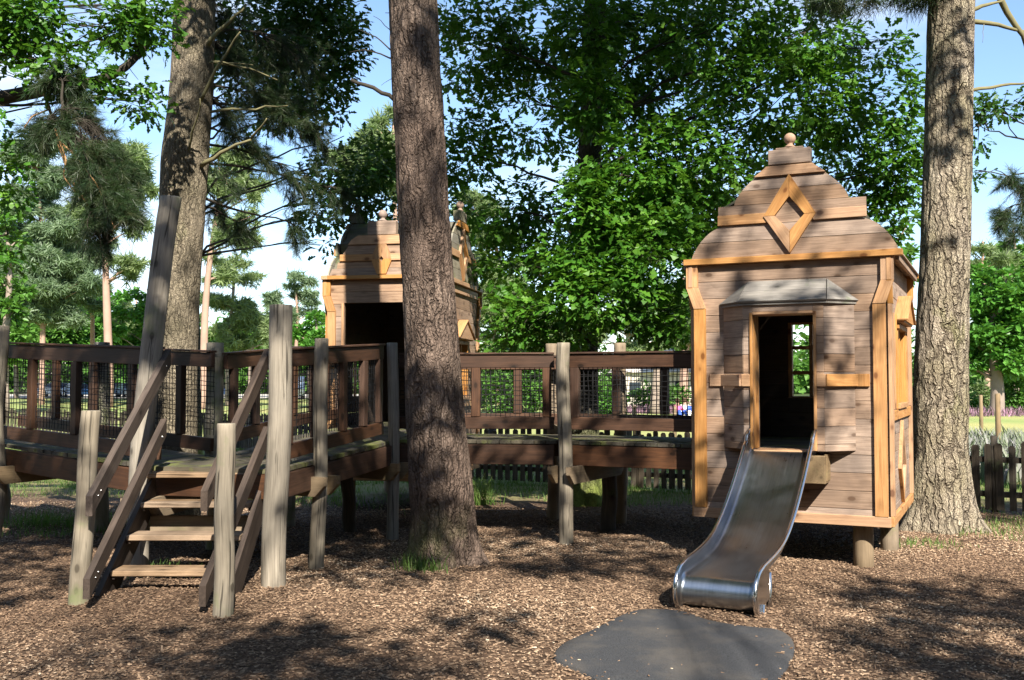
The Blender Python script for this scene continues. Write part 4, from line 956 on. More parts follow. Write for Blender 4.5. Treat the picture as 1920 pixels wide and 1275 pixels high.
# left pine
tl=axis([(326,404,0),(321,400,150),(303,390,300),(298,381,450),(296,372,560),(294,370,640),(290,368,760),(286,368,860)],11.6,12.5)
TLn=thing('pine_tree','grey barked pine with low dead branches behind the left walkway','tree',(tl[0][0][0],11.6,0),0,'pines among the play equipment')
trunk('trunk',M['barkL'],TLn,tl[0],tl[1],100,.026,.014,5,.05,.3)
b=MB()
for i,(p0,y0,p1,y1,r0,dy) in enumerate(((390,85,462,8,.028,-.2),(375,190,450,60,.022,-.5),(352,295,375,185,.016,-.55),(350,82,305,2,.014,-.5),(378,310,470,262,.030,-.3),(470,262,500,222,.018,-.3),(395,210,540,198,.018,.2),(395,115,520,150,.014,.1),(392,118,475,122,.012,0),(333,205,345,190,.008,-.5),(312,352,325,350,.01,-.4))):
    pts=branchpts(P(p0,y0,11.45),P(p1,y1,11.45+dy),.03,.09,8,i+20); b.tube(pts,np.linspace(r0,r0*.4,8),7)
b.each('dead_branch',M['twigp'],TLn,True)
bl=[pxb(470,150,12,75,60,90),pxb(540,225,12.2,80,45,90),pxb(430,60,12,60,60,80),pxb(600,262,12.4,50,40,50),pxb(450,235,11.8,55,50,60),pxb(500,300,12.2,70,40,45),pxb(575,345,12.6,55,45,45),pxb(650,375,12.9,40,30,25),pxb(420,330,11.8,45,30,22),pxb(560,120,12,80,70,80),pxb(560,435,12.9,25,25,10),pxb(415,410,12.5,40,50,22),pxb(455,440,12.6,30,35,14)]+[(near(tl,z)+A3(dx,dy,0),(rx,rx,rz),n) for (z,dx,dy,rx,rz,n) in ((8.4,.5,-.8,1.0,.6,90),(9.3,-1.0,-.3,1.2,.6,90),(10.2,.9,.3,1.2,.6,90),(11.2,.2,-.4,1.2,.6,80))]
sprays(TLn,lambda c: near(tl,min(12,c[2]+.25)),bl[:13],31,1.7)
o,cl=foliage('crown',M['needle'],TLn,bl[13:],3,'n',.22,31,'near',tw=.10,droop=.6)
# right pine
tr=axis([(1743,1825,0),(1738,1823,150),(1734,1820,300),(1725,1815,500),(1716,1812,700),(1712,1813,850),(1708,1818,950)],11.1,12)
TRn=thing('pine_tree','pale deeply furrowed pine trunk at right behind the slide playhouse','tree',(tr[0][0][0],11.1,0),0,'pines among the play equipment')
trunk('trunk',M['barkR'],TRn,tr[0],tr[1],120,.024,.018,9,.13,.2)
b=MB()
for i,(p0,y0,p1,y1,r0,dy) in enumerate(((1815,22,1880,2,.028,0),(1820,40,1935,64,.03,.2),(1820,170,1950,158,.022,.2),(1862,-20,1960,140,.04,.3),(1890,168,1880,200,.004,.2),(1845,45,1842,80,.004,0),(1800,160,1812,155,.01,-.4))):
    pts=branchpts(P(p0,y0,11.05),P(p1,y1,11.05+dy),.03,.07,8,i+50); b.tube(pts,np.linspace(r0,r0*.45,8),7)
b.each('dead_branch',M['twigp'],TRn,True)
bl=[pxb(1725,-25,11,50,30,40),pxb(1600,-15,11,110,35,70)]+[(near(tr,z)+A3(dx,dy,0),(rx,rx,rz),n) for (z,dx,dy,rx,rz,n) in ((9.4,.9,-.3,1.0,.5,60),(10.2,-1.0,.3,1.1,.5,60),(11.0,.2,.6,1.2,.5,70))]
o,cl=foliage('crown',M['needle'],TRn,bl,3,'n',.17,51,'near',tw=.1,droop=.6); twigs('limb',M['twig'],TRn,lambda c: near(tr,c[2]+.4),bl,cl,.02,52,6)
# oak in the middle
to=axis([(1092,1136,60),(1090,1132,150),(1083,1128,300),(1078,1124,420),(1075,1121,560),(1073,1121,700),(1072,1124,840),(1074,1128,880)],13.3,8.4)
TO=thing('oak_tree','broad oak with mossy foot spreading sunlit leaves over the walkway','tree',(to[0][0][0],13.3,0),0)
trunk('trunk',M['barkO'],TO,to[0],to[1],60,.05,.02,12,.16,.22,sc_=1.3)
lit=[(1180,330,12.3,110,80,150),(1300,290,12.4,95,90,140),(1420,170,12.5,110,110,190),(1550,190,12.8,70,90,110),(1230,470,12.1,105,80,150),(1120,555,12.0,115,50,120),(995,590,12.3,60,45,60),(1255,585,12.3,60,55,60),(1340,50,12.5,140,80,160),(1510,60,12.6,100,60,100),(1660,180,13.2,60,75,80),(1680,300,13.2,55,90,90),(1640,420,13.4,55,55,45),(1370,330,13.2,90,70,80),(1070,470,12.6,70,50,60),(1280,400,12.6,80,70,90),(1590,330,13.4,70,60,60),(965,560,13.4,35,35,22),(1660,90,13.0,35,25,14),(1030,625,12.6,90,25,40),(1105,190,12.5,55,55,80),(1110,390,12.2,55,60,90),(1100,60,12.8,60,60,70),(1090,500,12.1,50,35,50)]
drk=[(890,90,14.2,90,90,130),(990,200,14.6,120,100,170),(880,290,14.2,55,90,80),(1060,70,14.5,130,90,170),(950,390,14.3,90,60,100),(1190,110,14.2,100,100,140),(1010,500,14.2,120,60,110),(1280,180,14.6,100,90,130),(1380,420,14.8,120,90,110),(1130,230,14.8,90,90,100),(1190,400,15,90,80,90),(1240,30,14.2,130,50,110),(1500,300,14.8,80,90,80),(1440,520,15,110,50,70),(1230,560,15,100,60,70),(960,500,14.6,70,60,60),(950,650,14.8,50,40,30),(1620,500,14.5,60,40,35),(1560,90,14.6,60,60,50)]
hi_=[((x,y,z),(rx,ry,rz),n) for (x,y,z,rx,ry,rz,n) in ((-.6,12.6,8.8,1.3,1.2,.9,110),(2.6,13.2,9.0,1.4,1.3,.9,110),(3.2,12.6,7.8,1.0,1.0,.7,80))]
for hx in(-1.5,-.5,.5,1.5,2.4):
    for hz in(3.9,5.2,6.5,7.8): 
        if hx>1.8 and hz<5: continue
        hi_.append((up(hx+.2*math.sin(hz*5),14.0,hz,5.4),(.72,.8,.7),88))  # unseen clumps added up the sun ray to shade the leaves behind
low=[(650,320,13.8,95,60,110),(705,380,14,60,50,60),(605,400,13.8,45,35,30),(700,300,14.2,50,40,50),(600,460,13.6,22,30,10)]
b1=[pxb(*v[:5],int(v[5]*1.25)) for v in lit]; b2=[pxb(*v[:5],int(v[5]*1.45)) for v in drk]; b3=[pxb(*v) for v in low]
o,c1=foliage('crown',M['oak'],TO,b1+b2+hi_,9,'o',.125,61,'oak',tw=.2)
twigs('limb',M['twig'],TO,lambda c: near(to,max(2.2,c[2]-.35*abs(c[0]-1.1)-.2)),b1+b2+hi_,c1,.024,62,9,.007,.06)
ub=[((x+.5*math.sin(y*3),y,z),(1.7,1.5,.9),70) for x in(-3.6,-1.2,1.2,3.6,6.0) for (y,z) in((7.6,12.0),(9.8,12.8),(12.2,12.2))]  # unseen overhead leaves added to block light from the sky
ub+=[((x,14.2,10.8),(1.5,1.3,1.0),60) for x in(-2.4,0,2.4,4.6)]
foliage('crown',M['oakshade'],TO,ub,7,'o',.42,63,'dia',tw=.35,shell=.1); m_=MB()
for q,b_ in enumerate(ub): m_.tube(branchpts((1.1,13.3,8.2),b_[0],.04,.08,8,q+900),np.linspace(.07,.02,8),6)
m_.build('limb',M['twig'],TO,True)
# second oak behind the left pine
to2=axis([(330,372,0),(332,372,300),(330,374,640),(328,378,860)],15.5,9)
TO2=thing('oak_tree','dark shaded oak hidden behind the grey left pine, leaves reaching right','tree',(to2[0][0][0],15.5,0))
trunk('trunk',M['barkO'],TO2,to2[0],to2[1],40,.08,.015,15,.1)
bl=[pxb(*v) for v in ((500,50,13.6,100,70,150),(590,60,13.4,80,70,130),(640,90,13.2,45,60,70),(660,20,13.4,55,35,60),(560,150,13.4,90,60,130),(480,140,13.6,80,60,110),(620,190,13.2,35,35,30),(600,20,13.8,90,50,90),(430,60,13.8,50,80,80),(520,200,13.8,60,40,60),(645,255,13.3,12,12,5))]
bl+=[pxb(*v[:5],int(v[5]*1.3)) for v in low]
bl+=[(up(x,13.4,z,5.0),(.75,.8,.7),90) for x in(-4.2,-3.2,-2.4) for z in(4.4,5.6,6.8)]  # unseen clumps added towards the sun to keep this oak shaded
o,cl=foliage('crown',M['oakshade'],TO2,bl,9,'o',.11,71,'oak',tw=.2); twigs('limb',M['twig'],TO2,lambda c: near(to2,max(3.4,c[2]-.2*abs(c[0]+5))),bl,cl,.022,72,7,.008)
# oak leaning in from the left
TO3=thing('oak_tree','sunlit oak boughs reaching in at the top left corner','tree',(-7.6,10.8,0))
to3=(np.array([(-7.6,10.8,-.2),(-7.6,10.8,3),(-7.7,10.7,7.5)]),np.array([.24,.2,.14])); trunk('trunk',M['barkO'],TO3,*to3,40,.08,.015,17,.1)
bl=[pxb(*v) for v in ((50,50,9.8,90,60,150),(190,50,9.9,100,60,150),(120,130,9.8,90,50,120),(270,90,10.1,50,70,80),(20,180,9.9,50,50,60),(15,320,10.4,30,80,45),(262,190,10.3,38,22,22),(290,20,10.2,50,40,50),(10,90,9.9,50,70,70),(15,440,10.8,22,60,22),(60,200,10.2,50,35,30))]
o,cl=foliage('crown',M['oak'],TO3,bl,9,'o',.10,81,'oak',tw=.18); twigs('limb',M['twig'],TO3,lambda c: near(to3,max(2.5,c[2]-.3)),bl,cl,.03,82,8,.007)
b=MB(); pts=np.array([(-7.6,10.8,4.3),P(60,175,10.3),P(115,155,10.1),P(180,155,10.0),P(235,128,10.0),P(285,75,10.1)]); tt=np.linspace(0,5,26); q=np.stack([np.interp(tt,range(6),pts[:,i]) for i in range(3)],1); 
for _ in range(2): q[1:-1]=(q[:-2]+2*q[1:-1]+q[2:])/4
b.tube(q,np.linspace(.085,.03,26),9,wob=.1); b.build('bough',M['twig'],TO3,True)
# pine off the left edge, its drooping bough
TP=thing('pine_tree','orange barked pine bough drooping with dark needles at upper left','tree',(-7.2,9.6,0))
tp=(np.array([(-7.2,9.6,-.2),(-7.25,9.6,4),(-7.3,9.6,8.5)]),np.array([.25,.2,.14])); trunk('trunk',M['barkC'],TP,*tp,40,.08,.015,19,.1)
b=MB(); M['obr']=plain('orange_pine_bough',(.30,.17,.075),.85,0,12,.45)
for (rows,r0) in (([(-7.2,9.6,6.2),P(40,60,10.7),P(92,200,9.9),P(110,270,9.2),P(135,340,9.1),P(165,385,9.1)],.022),([P(100,235,9.2),P(125,300,9.1),P(118,330,9.1),P(150,372,9.0)],.010),([P(108,262,9.2),P(140,290,9.1),P(185,350,9.0),P(215,430,9.0)],.010),([P(92,205,9.8),P(60,218,9.1),P(45,240,9.1)],.01)):
    pts=np.array(rows); n=len(pts); tt=np.linspace(0,n-1,n*5); q=np.stack([np.interp(tt,range(n),pts[:,i]) for i in range(3)],1); q[1:-1]=(q[:-2]+2*q[1:-1]+q[2:])/4; b.tube(q,np.linspace(r0,r0*.4,len(q)),8,wob=.1)
b.build('bough',M['obr'],TP,True)
bl=[pxb(*v) for v in ((150,215,9.3,65,35,55),(195,265,9.3,50,45,50),(175,330,9.1,60,50,60),(215,400,9.1,55,60,85),(190,445,9.1,35,30,30),(245,350,9.3,35,60,30),(120,140,9.6,60,60,45),(75,230,9.3,40,30,18))]
sprays(TP,lambda c: P(112,235,9.2),bl,92,2.4,.095)
# pine off the right edge
TQ=thing('pine_tree','dark pine spray hanging in at the right edge above the fence','tree',(8.3,12.6,0))
tq=(np.array([(8.3,12.6,-.2),(8.3,12.6,4),(8.2,12.6,9)]),np.array([.26,.22,.15])); trunk('trunk',M['barkR'],TQ,*tq,40,.08,.015,23,.1)
bl=[pxb(*v) for v in ((1900,365,12.4,40,35,50),(1905,430,12.4,25,40,22),(1880,400,12.4,22,22,12),(1880,338,12.4,20,12,8))]
sprays(TQ,lambda c: A3(8.3,12.6,c[2]+.5),bl,96,1.2,.10)
TK=thing('oak_tree','small oak spray poking past the right pine trunk','tree',(8.0,14.5,0))
tk=(np.array([(8.0,14.5,-.2),(8.0,14.5,4),(7.9,14.5,8)]),np.array([.22,.18,.1])); trunk('trunk',M['barkO'],TK,*tk,40,.08,.015,25,.1)
bl=[pxb(*v) for v in ((1865,205,12.4,45,20,22),(1835,235,12.3,14,45,12),(1905,190,12.6,25,15,10),(1835,320,12.3,8,14,4))]
o,cl=foliage('crown',M['oakshade'],TK,bl,9,'o',.10,97,'oak',tw=.15); twigs('limb',M['twig'],TK,lambda c:A3(8.0,14.5,c[2]-.2),bl,cl,.02,98,5)
# ---------------------------------------------------------------- trees behind the viewer, whose shade dapples the ground
def up(x,y,z,s): return A3(x,y,z)+SUN*s
def shadetree(label,base,h,spots,seed,size=.19,per=9,tm='oak'):
    r=thing('oak_tree',label,'tree',(base[0],base[1],0)); ax=(np.array([(base[0],base[1],-.2),(base[0],base[1],h*.5),(base[0]+.2,base[1],h)]),np.array([.28,.22,.08]))
    trunk('trunk',M['barkC'],r,*ax,32,.15,.015,seed,.1)
    bl=[(up(x,y,z,s),(rx,rx,rz),n) for (x,y,z,s,rx,rz,n) in spots]
    o,cl=foliage('crown',M['oakshade'],r,bl,per,'o',size,seed,tm,tw=.3); twigs('limb',M['twig'],r,lambda c: near(ax,min(h-.5,max(2,c[2]-1.5))),bl,cl,.03,seed+1,2,.008)
SH=1
shadetree('oak standing behind the viewer to the left',(-4.2,-15.5),14,[
 (-4.6,9.6,0.5,13,.75,.5,60),(-3.7,9.2,1.6,13.5,.6,.4,60),(-2.95,8.4,2.5,13,.35,.5,34),(-2.9,9.8,1.4,13,.5,.5,50),(-3.9,8.1,0,13,.5,.3,34),(-4.7,8.3,0,13,.7,.35,60),(-5.0,10.6,1.4,12.5,.7,.4,45),(-3.2,11.6,3.0,13,.35,.5,18),(-3.4,11.6,4.6,12.5,.4,.4,22),(-3.5,5.3,0,12.5,.6,.3,28),(-1.9,6.1,0,12.5,.6,.3,34),
 (-1.3,6.1,0,12,.35,.25,14),(-4.4,13.5,5.5,12,1.1,.8,75),(-2.6,13.6,5.6,12.5,.9,.7,60),(-3.4,13.6,4.4,12.5,.7,.5,40),(-2.2,13.6,6.3,12,.8,.5,50),(-1.9,9.3,1.5,13,.45,.4,24)],101)
shadetree('oak standing behind the viewer near the middle',(.8,-16.5),15,[
 (-1.2,8.8,0,13,.6,.35,60),(.3,9.3,0,13.5,.5,.35,36),(-1.45,10.05,0,13.2,.5,.4,56),(-1.0,5.7,0,12,.55,.3,34),(-.2,6.9,0,12.5,.3,.2,8),(1.1,10.0,0,13,.6,.4,36),(-.7,9.05,3.6,13.5,.4,.6,26),(-.7,9.05,4.8,13,.4,.5,22),(-.4,14.2,5.2,13,.9,.9,85),(.6,14.4,5.6,13.5,.9,.9,85),(.3,14.4,4.0,14,.7,.6,50),(1.9,14.3,6.2,13,.9,.6,60),(-1.6,13.8,4.2,13,.6,.5,40),
 (0,10.9,0,13.5,.9,.4,55),(1.2,9.2,0,14,.6,.3,30),(-.4,5.4,0,12,.4,.3,14),(2.2,13.9,4.1,14,.6,.5,40)],103)
shadetree('oak standing behind the viewer to the right',(4.4,-15.0),14,[
 (2.5,9.2,3.5,12.5,.35,.25,9),(1.95,9.4,3.0,12.5,.3,.2,7),(2.4,8.9,2.35,12,.4,.2,12),(6.3,12.1,.4,12.5,1.1,.5,100),(2.4,15.2,.4,13,1.5,.5,120),(3.4,7.2,0,12.5,.9,.35,88),(4.6,7.0,0,12,.8,.35,74),(2.7,6.1,0,12,.5,.3,44),(4.0,6.0,0,12,.7,.3,62),(2.5,5.2,0,11.5,.5,.25,30),(5.2,8.6,0,12.5,.5,.3,20),
 (2.6,8.9,1.6,12.5,.3,.2,9),(4.6,11,5.4,12.5,.3,.3,10),(3.6,5.4,0,12,.7,.3,46)],105)
# unseen woods added behind and beside the viewer to cut sky light
wr=np.random.RandomState(91); wb=[]
for i in range(120):
    a=wr.uniform(-PI*.98,PI*.02) if i<100 else wr.choice([wr.uniform(-.05,.12),PI-wr.uniform(-.05,.12)]); d=wr.uniform(19,30); h=wr.uniform(9,16)
    wb.append(((d*math.cos(a),2+d*math.sin(a),h*.55),(2.8,2.8,h*.5),120))
o,cl=foliage('woodland',M['oakshade'],None,wb,4,'n',.95,92,'dia',tw=.6,shell=.2,org=(0,-15,0)); tag(o,'unseen woods added round the viewer to block sky light','woodland',kind='stuff')
# ---------------------------------------------------------------- picket fence
FP=thing('picket_fence','dark weathered picket fence crossing behind the playhouses and walkway','fence',(1.9,15.3,0))
fpts=[(9.3,10.3),(6.6,12.0),(5.9,12.45),(4.0,13.85),(1.9,15.3),(-.7,16.5),(-3.5,20.2),(-6.4,24),(-9.6,25.6),(-14,27.5),(-20,30)]
fr=np.random.RandomState(5)
for i in range(len(fpts)-1):
    a=A3(*fpts[i],0);b=A3(*fpts[i+1],0); a[2]=GZ(a[0],a[1]) ;b[2]=GZ(b[0],b[1]); L=np.linalg.norm(b-a); d=(b-a)/L; s=nrm(np.cross(UP,d)); n=int(L/.125); pk=MB()
    for k in range(n):
        p=a+d*(k+.5)*L/n; hh=.86+fr.uniform(-.05,.04); w=fr.uniform(.036,.046); c=p+UP*hh/2+s*.05
        e=fr.uniform(0,.02); tilt=fr.normal(0,.012)
        pk.prism([(-w,.03),(w,.03),(w+tilt,hh-.02-e),(w*.5+tilt,hh),(-w*.6+tilt,hh-.004),(-w+tilt,hh-.03)],p+s*.035,d,UP,s,.018,grain='v')
    pk.build('picket_panel',M['fence'],FP)
    for z in(.22,.64): m=MB(); m.bar(a+UP*z,b+UP*z,.05,.07); m.build('rail',M['fence'],FP)
    m=MB(); m.tube([a-UP*.2,a+UP*.4,a+UP*.93],[.044,.044,.04],12,wob=.04); m.build('fence_post',M['fence'],FP,True)
# ---------------------------------------------------------------- lawn stakes
for (px,py,Y,h,lb) in((1190,800,27,.95,'pale stake in the lawn seen through the right walkway net'),(1265,800,27,.95,'second pale stake in the lawn, nearest the slide playhouse'),(1840,800,30,1.2,'thin pale stake on the lawn beyond the right fence'),(1872,830,21,1.35,'taller pale stake just behind the right picket fence')):
    x=P(px,py,Y)[0]; mb=MB(); mb.tube([(x,Y,-.2),(x,Y,h*.5),(x,Y,h-.02),(x,Y,h)],[.055,.055,.052,.04],12,wob=.03); o=mb.build('wooden_stake',M['beam'],None,True,(x,Y,0)); tag(o,lb,'stake','stakes standing in the lawn')
for (px,Y,lb) in((923,21,'dark bollard seen through the net right of the central pine'),(1178,24,'dark bollard beside the pale lawn stake')):
    x=P(px,800,Y)[0]; mb=MB(); mb.tube([(x,Y,-.2),(x,Y,.4),(x,Y,.74),(x,Y,.76)],[.09,.09,.088,.06],14,wob=.02); o=mb.build('bollard',M['fence'],None,True,(x,Y,0)); tag(o,lb,'bollard','dark bollards on the lawn')
# ---------------------------------------------------------------- far trees
def farpine(label,px,Y,tops,blobs,seed,tw=.5,mat='needleF',bark='barkF2',size=.5,dens=1.0,lean=0,name='pine_tree',tm='far',per=3,group='far pines beyond the lawn'):
    r=np.random.RandomState(seed); base=P(px,760,Y); base[2]=0; T=thing(name,label,'tree',tuple(base),0,group)
    top=P(px+lean,tops,Y); n=14; t_=np.linspace(0,1,n); pts=base+(top-base)*t_[:,None]; pts[:,0]+=.3*np.sin(t_*5+seed)*t_; pts[0,2]=-.3
    mb=MB(); mb.tube(pts,np.linspace(tw/2,tw*.16,n),10,wob=.06,seed=seed); mb.build('trunk',M[bark],T,True)
    bl=[]; k=Y/F; lm=MB()
    for (bx,by,rx,rz) in blobs:
        c=P(bx,by,Y); m=max(3,int(rx*rz/180)); 
        for q in range(m):
            d=r.uniform(-1,1,3); d/=max(1,np.linalg.norm(d)); pc=c+d*np.array([rx*k,rx*k*.8,rz*k]); s=rx*k*r.uniform(.3,.5)
            bl.append((pc,(s,s,s*r.uniform(.35,.6)),int(26*dens*(s/.8)**2)+6))
            if q%2==0:
                zz=np.clip(pc[2]-abs(pc[0]-top[0])*.4-.3,top[2]*.3,top[2]*.98); s0=A3(np.interp(zz,pts[:,2],pts[:,0]),Y,zz); lm.tube(branchpts(s0,pc,.04,.12,6,seed+q),np.linspace(tw*.14,tw*.04,6),5)
    if lm.n: lm.build('limb',M[bark],T,True)
    foliage('crown',M[mat],T,bl,per,'n',size,seed,tm,tw=.25,droop=0,shell=.1)
    return T
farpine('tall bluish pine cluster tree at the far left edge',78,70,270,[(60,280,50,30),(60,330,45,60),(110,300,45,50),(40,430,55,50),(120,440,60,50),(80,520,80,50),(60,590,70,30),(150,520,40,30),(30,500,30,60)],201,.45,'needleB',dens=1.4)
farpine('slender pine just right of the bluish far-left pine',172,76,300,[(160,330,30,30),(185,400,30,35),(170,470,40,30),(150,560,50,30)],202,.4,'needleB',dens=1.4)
farpine('forked orange trunked pine left of the tall leaning post',203,62,300,[(230,300,45,35),(190,330,35,30),(240,350,40,35),(215,385,45,30),(175,400,30,35),(255,420,25,20),(235,500,35,18),(265,340,25,30)],203,.62,'needleF','barkF2',dens=1.4)
farpine('pale pink trunked pine right of the grey left pine',378,58,330,[(430,310,40,35),(400,360,40,30),(455,350,35,30),(430,440,35,30),(460,420,25,40),(410,500,25,30)],204,.55,'needleF','barkF2',lean=26,dens=.7)
farpine('light green layered cedar beside the tallest right stair post',428,66,480,[(430,500,30,12),(440,530,45,12),(425,560,50,14),(460,580,45,12),(480,610,45,18),(430,610,50,18),(490,640,45,20),(450,655,60,18)],205,.4,'needleF','barkF',name='cedar_tree',size=.42,lean=4,group=None)
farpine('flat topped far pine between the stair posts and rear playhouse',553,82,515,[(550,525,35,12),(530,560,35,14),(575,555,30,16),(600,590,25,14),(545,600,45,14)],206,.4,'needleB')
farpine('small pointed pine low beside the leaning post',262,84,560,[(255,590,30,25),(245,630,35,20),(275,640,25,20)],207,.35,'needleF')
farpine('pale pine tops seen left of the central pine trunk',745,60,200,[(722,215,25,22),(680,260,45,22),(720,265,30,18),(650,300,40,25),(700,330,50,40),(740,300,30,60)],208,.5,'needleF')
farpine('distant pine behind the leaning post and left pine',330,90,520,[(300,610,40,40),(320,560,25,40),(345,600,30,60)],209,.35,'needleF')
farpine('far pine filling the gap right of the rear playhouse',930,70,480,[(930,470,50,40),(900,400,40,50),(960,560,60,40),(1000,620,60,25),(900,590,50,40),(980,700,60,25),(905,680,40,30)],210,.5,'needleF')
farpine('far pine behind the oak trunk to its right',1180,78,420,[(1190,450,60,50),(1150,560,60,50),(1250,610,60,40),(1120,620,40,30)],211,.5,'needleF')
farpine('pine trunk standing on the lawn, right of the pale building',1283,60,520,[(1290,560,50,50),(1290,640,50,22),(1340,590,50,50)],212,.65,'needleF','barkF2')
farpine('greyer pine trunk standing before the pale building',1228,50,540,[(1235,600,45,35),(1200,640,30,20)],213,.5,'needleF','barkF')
farpine('dark pine top behind the bright right hand maple',1850,66,452,[(1830,480,20,20),(1850,470,18,12),(1900,500,35,25)],214,.4,'needleF',size=.45)
farpine('spreading sunlit maple beyond the right fence',1868,48,560,[(1870,510,35,22),(1850,560,45,28),(1905,560,50,28),(1880,620,60,30),(1840,640,40,25),(1920,640,50,30),(1870,680,60,22),(1940,590,50,50),(1835,600,25,40),(1820,690,25,15)],215,.7,'maple','barkF',.33,1.6,name='maple_tree',tm='dia',per=9,group=None)
farpine('bright leafy lime tree between the far left pines',285,72,600,[(280,560,35,30),(255,600,40,30),(300,620,40,30),(230,630,50,25),(290,590,30,30)],216,.4,'maple','barkF',.36,1.2,name='lime_tree',tm='dia',per=9,group=None)
farpine('round green tree against the left side of the rear playhouse',585,60,600,[(590,610,35,25),(570,630,30,20),(600,650,30,15)],217,.4,'maple','barkF',.36,1.3,name='lime_tree',tm='dia',per=9,group=None)
farpine('dark leafy tree filling the far left edge behind the walkway',10,50,420,[(5,450,30,60),(10,540,35,50),(0,620,40,40),(20,660,40,15)],218,.5,'wood_l','barkF',.36,1.3,name='beech_tree',tm='dia',per=9,group=None)
farpine('leafy tree behind the slide playhouse and right pine',1640,40,520,[(1690,500,25,35),(1640,560,60,50),(1580,620,60,50),(1700,430,20,30)],219,.5,'wood_l','barkF',.30,1.3,name='beech_tree',tm='dia',per=9,group=None)
farpine('broad green tree filling the background behind the far left baluster',30,95,470,[(30,520,60,45),(80,560,60,40),(10,590,60,50),(120,600,60,35),(60,640,90,25)],241,.5,'wood_l','barkF',.55,1.1,name='beech_tree',tm='dia',per=7,group='broad background trees')
farpine('broad green tree low between the leaning post and far pines',200,98,540,[(200,580,55,35),(160,620,60,28),(250,620,55,28),(210,650,80,20)],242,.5,'maple','barkF',.55,1.1,name='beech_tree',tm='dia',per=7,group='broad background trees')
farpine('broad green tree low behind the taller right stair posts',470,100,590,[(450,620,50,25),(500,610,50,28),(540,640,50,22),(410,640,50,20)],243,.5,'wood_l','barkF',.55,1.1,name='beech_tree',tm='dia',per=7,group='broad background trees')
farpine('tall dark tree rising behind the sunlit maple',1905,75,430,[(1900,480,45,35),(1860,530,50,40),(1930,560,50,50),(1880,620,70,50),(1830,600,25,60)],244,.5,'wood_l','barkF',.45,1.2,name='beech_tree',tm='dia',per=8,group='broad background trees')
# clipped evergreen bushes beyond the right lawn
for i,(bx,by,Y,rx,rz,mt,lb) in enumerate(((960,722,50,90,35,'wood_l','wide dark shrub at the back of the lawn right of the central pine'),(1240,745,55,60,14,'wood_l','low shrub before the pale building'),(1815,742,52,14,12,'maple','light green conical shrub beyond the fence left end'),(1840,742,54,14,14,'needleF','darker conical shrub next to the light green one'),(1905,735,50,25,22,'wood_l','dark round shrub under the sunlit maple'),(1090,735,50,60,25,'wood_l','shrub seen behind the oak trunk'),(1150,760,44,25,14,'maple','small bright shrub right of the oak trunk'))):
    c=P(bx,by,Y); T=thing('shrub',lb,'shrub',(c[0],Y,0)); k=Y/F; foliage('crown',M[mt],T,[((c[0],Y,max(c[2]-.0,rz*k)),(rx*k,rx*k*.8,max(rz*k,c[2]*1.0)),int(rx*rz*.35)+60)],8,'n',.22,300+i,'dia',tw=.2,shell=.3)
    mb=MB(); mb.tube([(c[0],Y,-.2),(c[0],Y,c[2])],[.08,.04],6); mb.build('stem',M['barkF'],T)
# heather and lavender drifts
hm=leafmat('heather_flower',(.10,.08,.07),(.26,.13,.20),(.38,.23,.31),.1,.7); r=np.random.RandomState(9)
def drift(name,label,x0,x1,y0,y1,n,h,mat,seed):
    r=np.random.RandomState(seed); X=r.uniform(x0,x1,n);Y=r.uniform(y0,y1,n); V,Fo=blades(X,Y,r,h*.5,h,.05,z=np.zeros(n)); o=npmesh(name,V,Fo,mat,None,((x0+x1)/2,(y0+y1)/2,0),rnd=np.repeat(r.rand(n),6)); tag(o,label,'flowers',kind='stuff')
drift('heather','pink heather drift beyond the right hand lawn',18,30,46,50,1500,.5,hm,1)
drift('heather','pink heather drift behind the lawn seen through the right walkway net',5,14,50,53,1500,.5,hm,2)
lv=leafmat('lavender_flower',(.12,.16,.08),(.19,.21,.15),(.28,.26,.28),.1,.7)
drift('lavender','grey purple lavender planted behind the right picket fence',7.5,17,16,24,9000,.62,lv,3)
# woodland mass and car park
wb=[]
r=np.random.RandomState(77)
for i in range(150):
    x=r.uniform(-95,85); y=r.uniform(128,150); h=r.uniform(5,12.5) if x<10 else r.uniform(4,10); wb.append(((x,y,h*.5),(r.uniform(3.5,6),3,h*.55),110))
o,cl=foliage('woodland',M['wood_l'],None,wb,4,'n',1.1,78,'dia',tw=.7,shell=.2,org=(0,135,0)); tag(o,'far belt of woodland closing the view behind the car park and lawn','woodland',kind='stuff')
mb=MB(); mb.add([(-90,96,.02),(-8,96,.02),(-8,126,.02),(-90,126,.02)],[[0,1,2,3]]); o=mb.build('car_park',plain('pale_gravel',(.42,.39,.34),.95,0,3,.2)); o['kind']='structure'
mb=MB(); mb.add([(3,54.5,.02),(60,49.5,.02),(60,51.0,.02),(3,56,.02)],[[0,1,2,3]]); o=mb.build('path',plain('pale_path',(.45,.41,.34),.95,0,3,.2)); o['kind']='structure'
# pale building beyond the lawn
BX=P(1225,700,64)[0]; TB=thing('park_building','pale low building with a hipped roof glimpsed beyond the lawn through the net','building',(BX,64,0))
mb=MB(); mb.box((BX,64,1.1),(2.4,2,1.1)); bw=mb.build('wall',plain('cream_render',(.50,.45,.38),.9,0,2,.1),TB)
mb=MB(); z0=2.15; V=[(BX-2.7,61.7,z0),(BX+2.7,61.7,z0),(BX+2.7,66.3,z0),(BX-2.7,66.3,z0),(BX-1.2,64,3.7),(BX+1.2,64,3.7)]; mb.add(V,[[0,1,5,4],[1,2,5],[2,3,4,5],[3,0,4],[3,2,1,0]]); mb.build('roof',plain('pale_roof',(.62,.56,.50),.8,0,4,.12),TB)
mb=MB(); 
for q in(-1.4,0,1.4): mb.box((BX+q,61.985,1.1),(.35,.02,.45))
mb.build('window',plain('dark_glass',(.03,.04,.05),.1),TB)
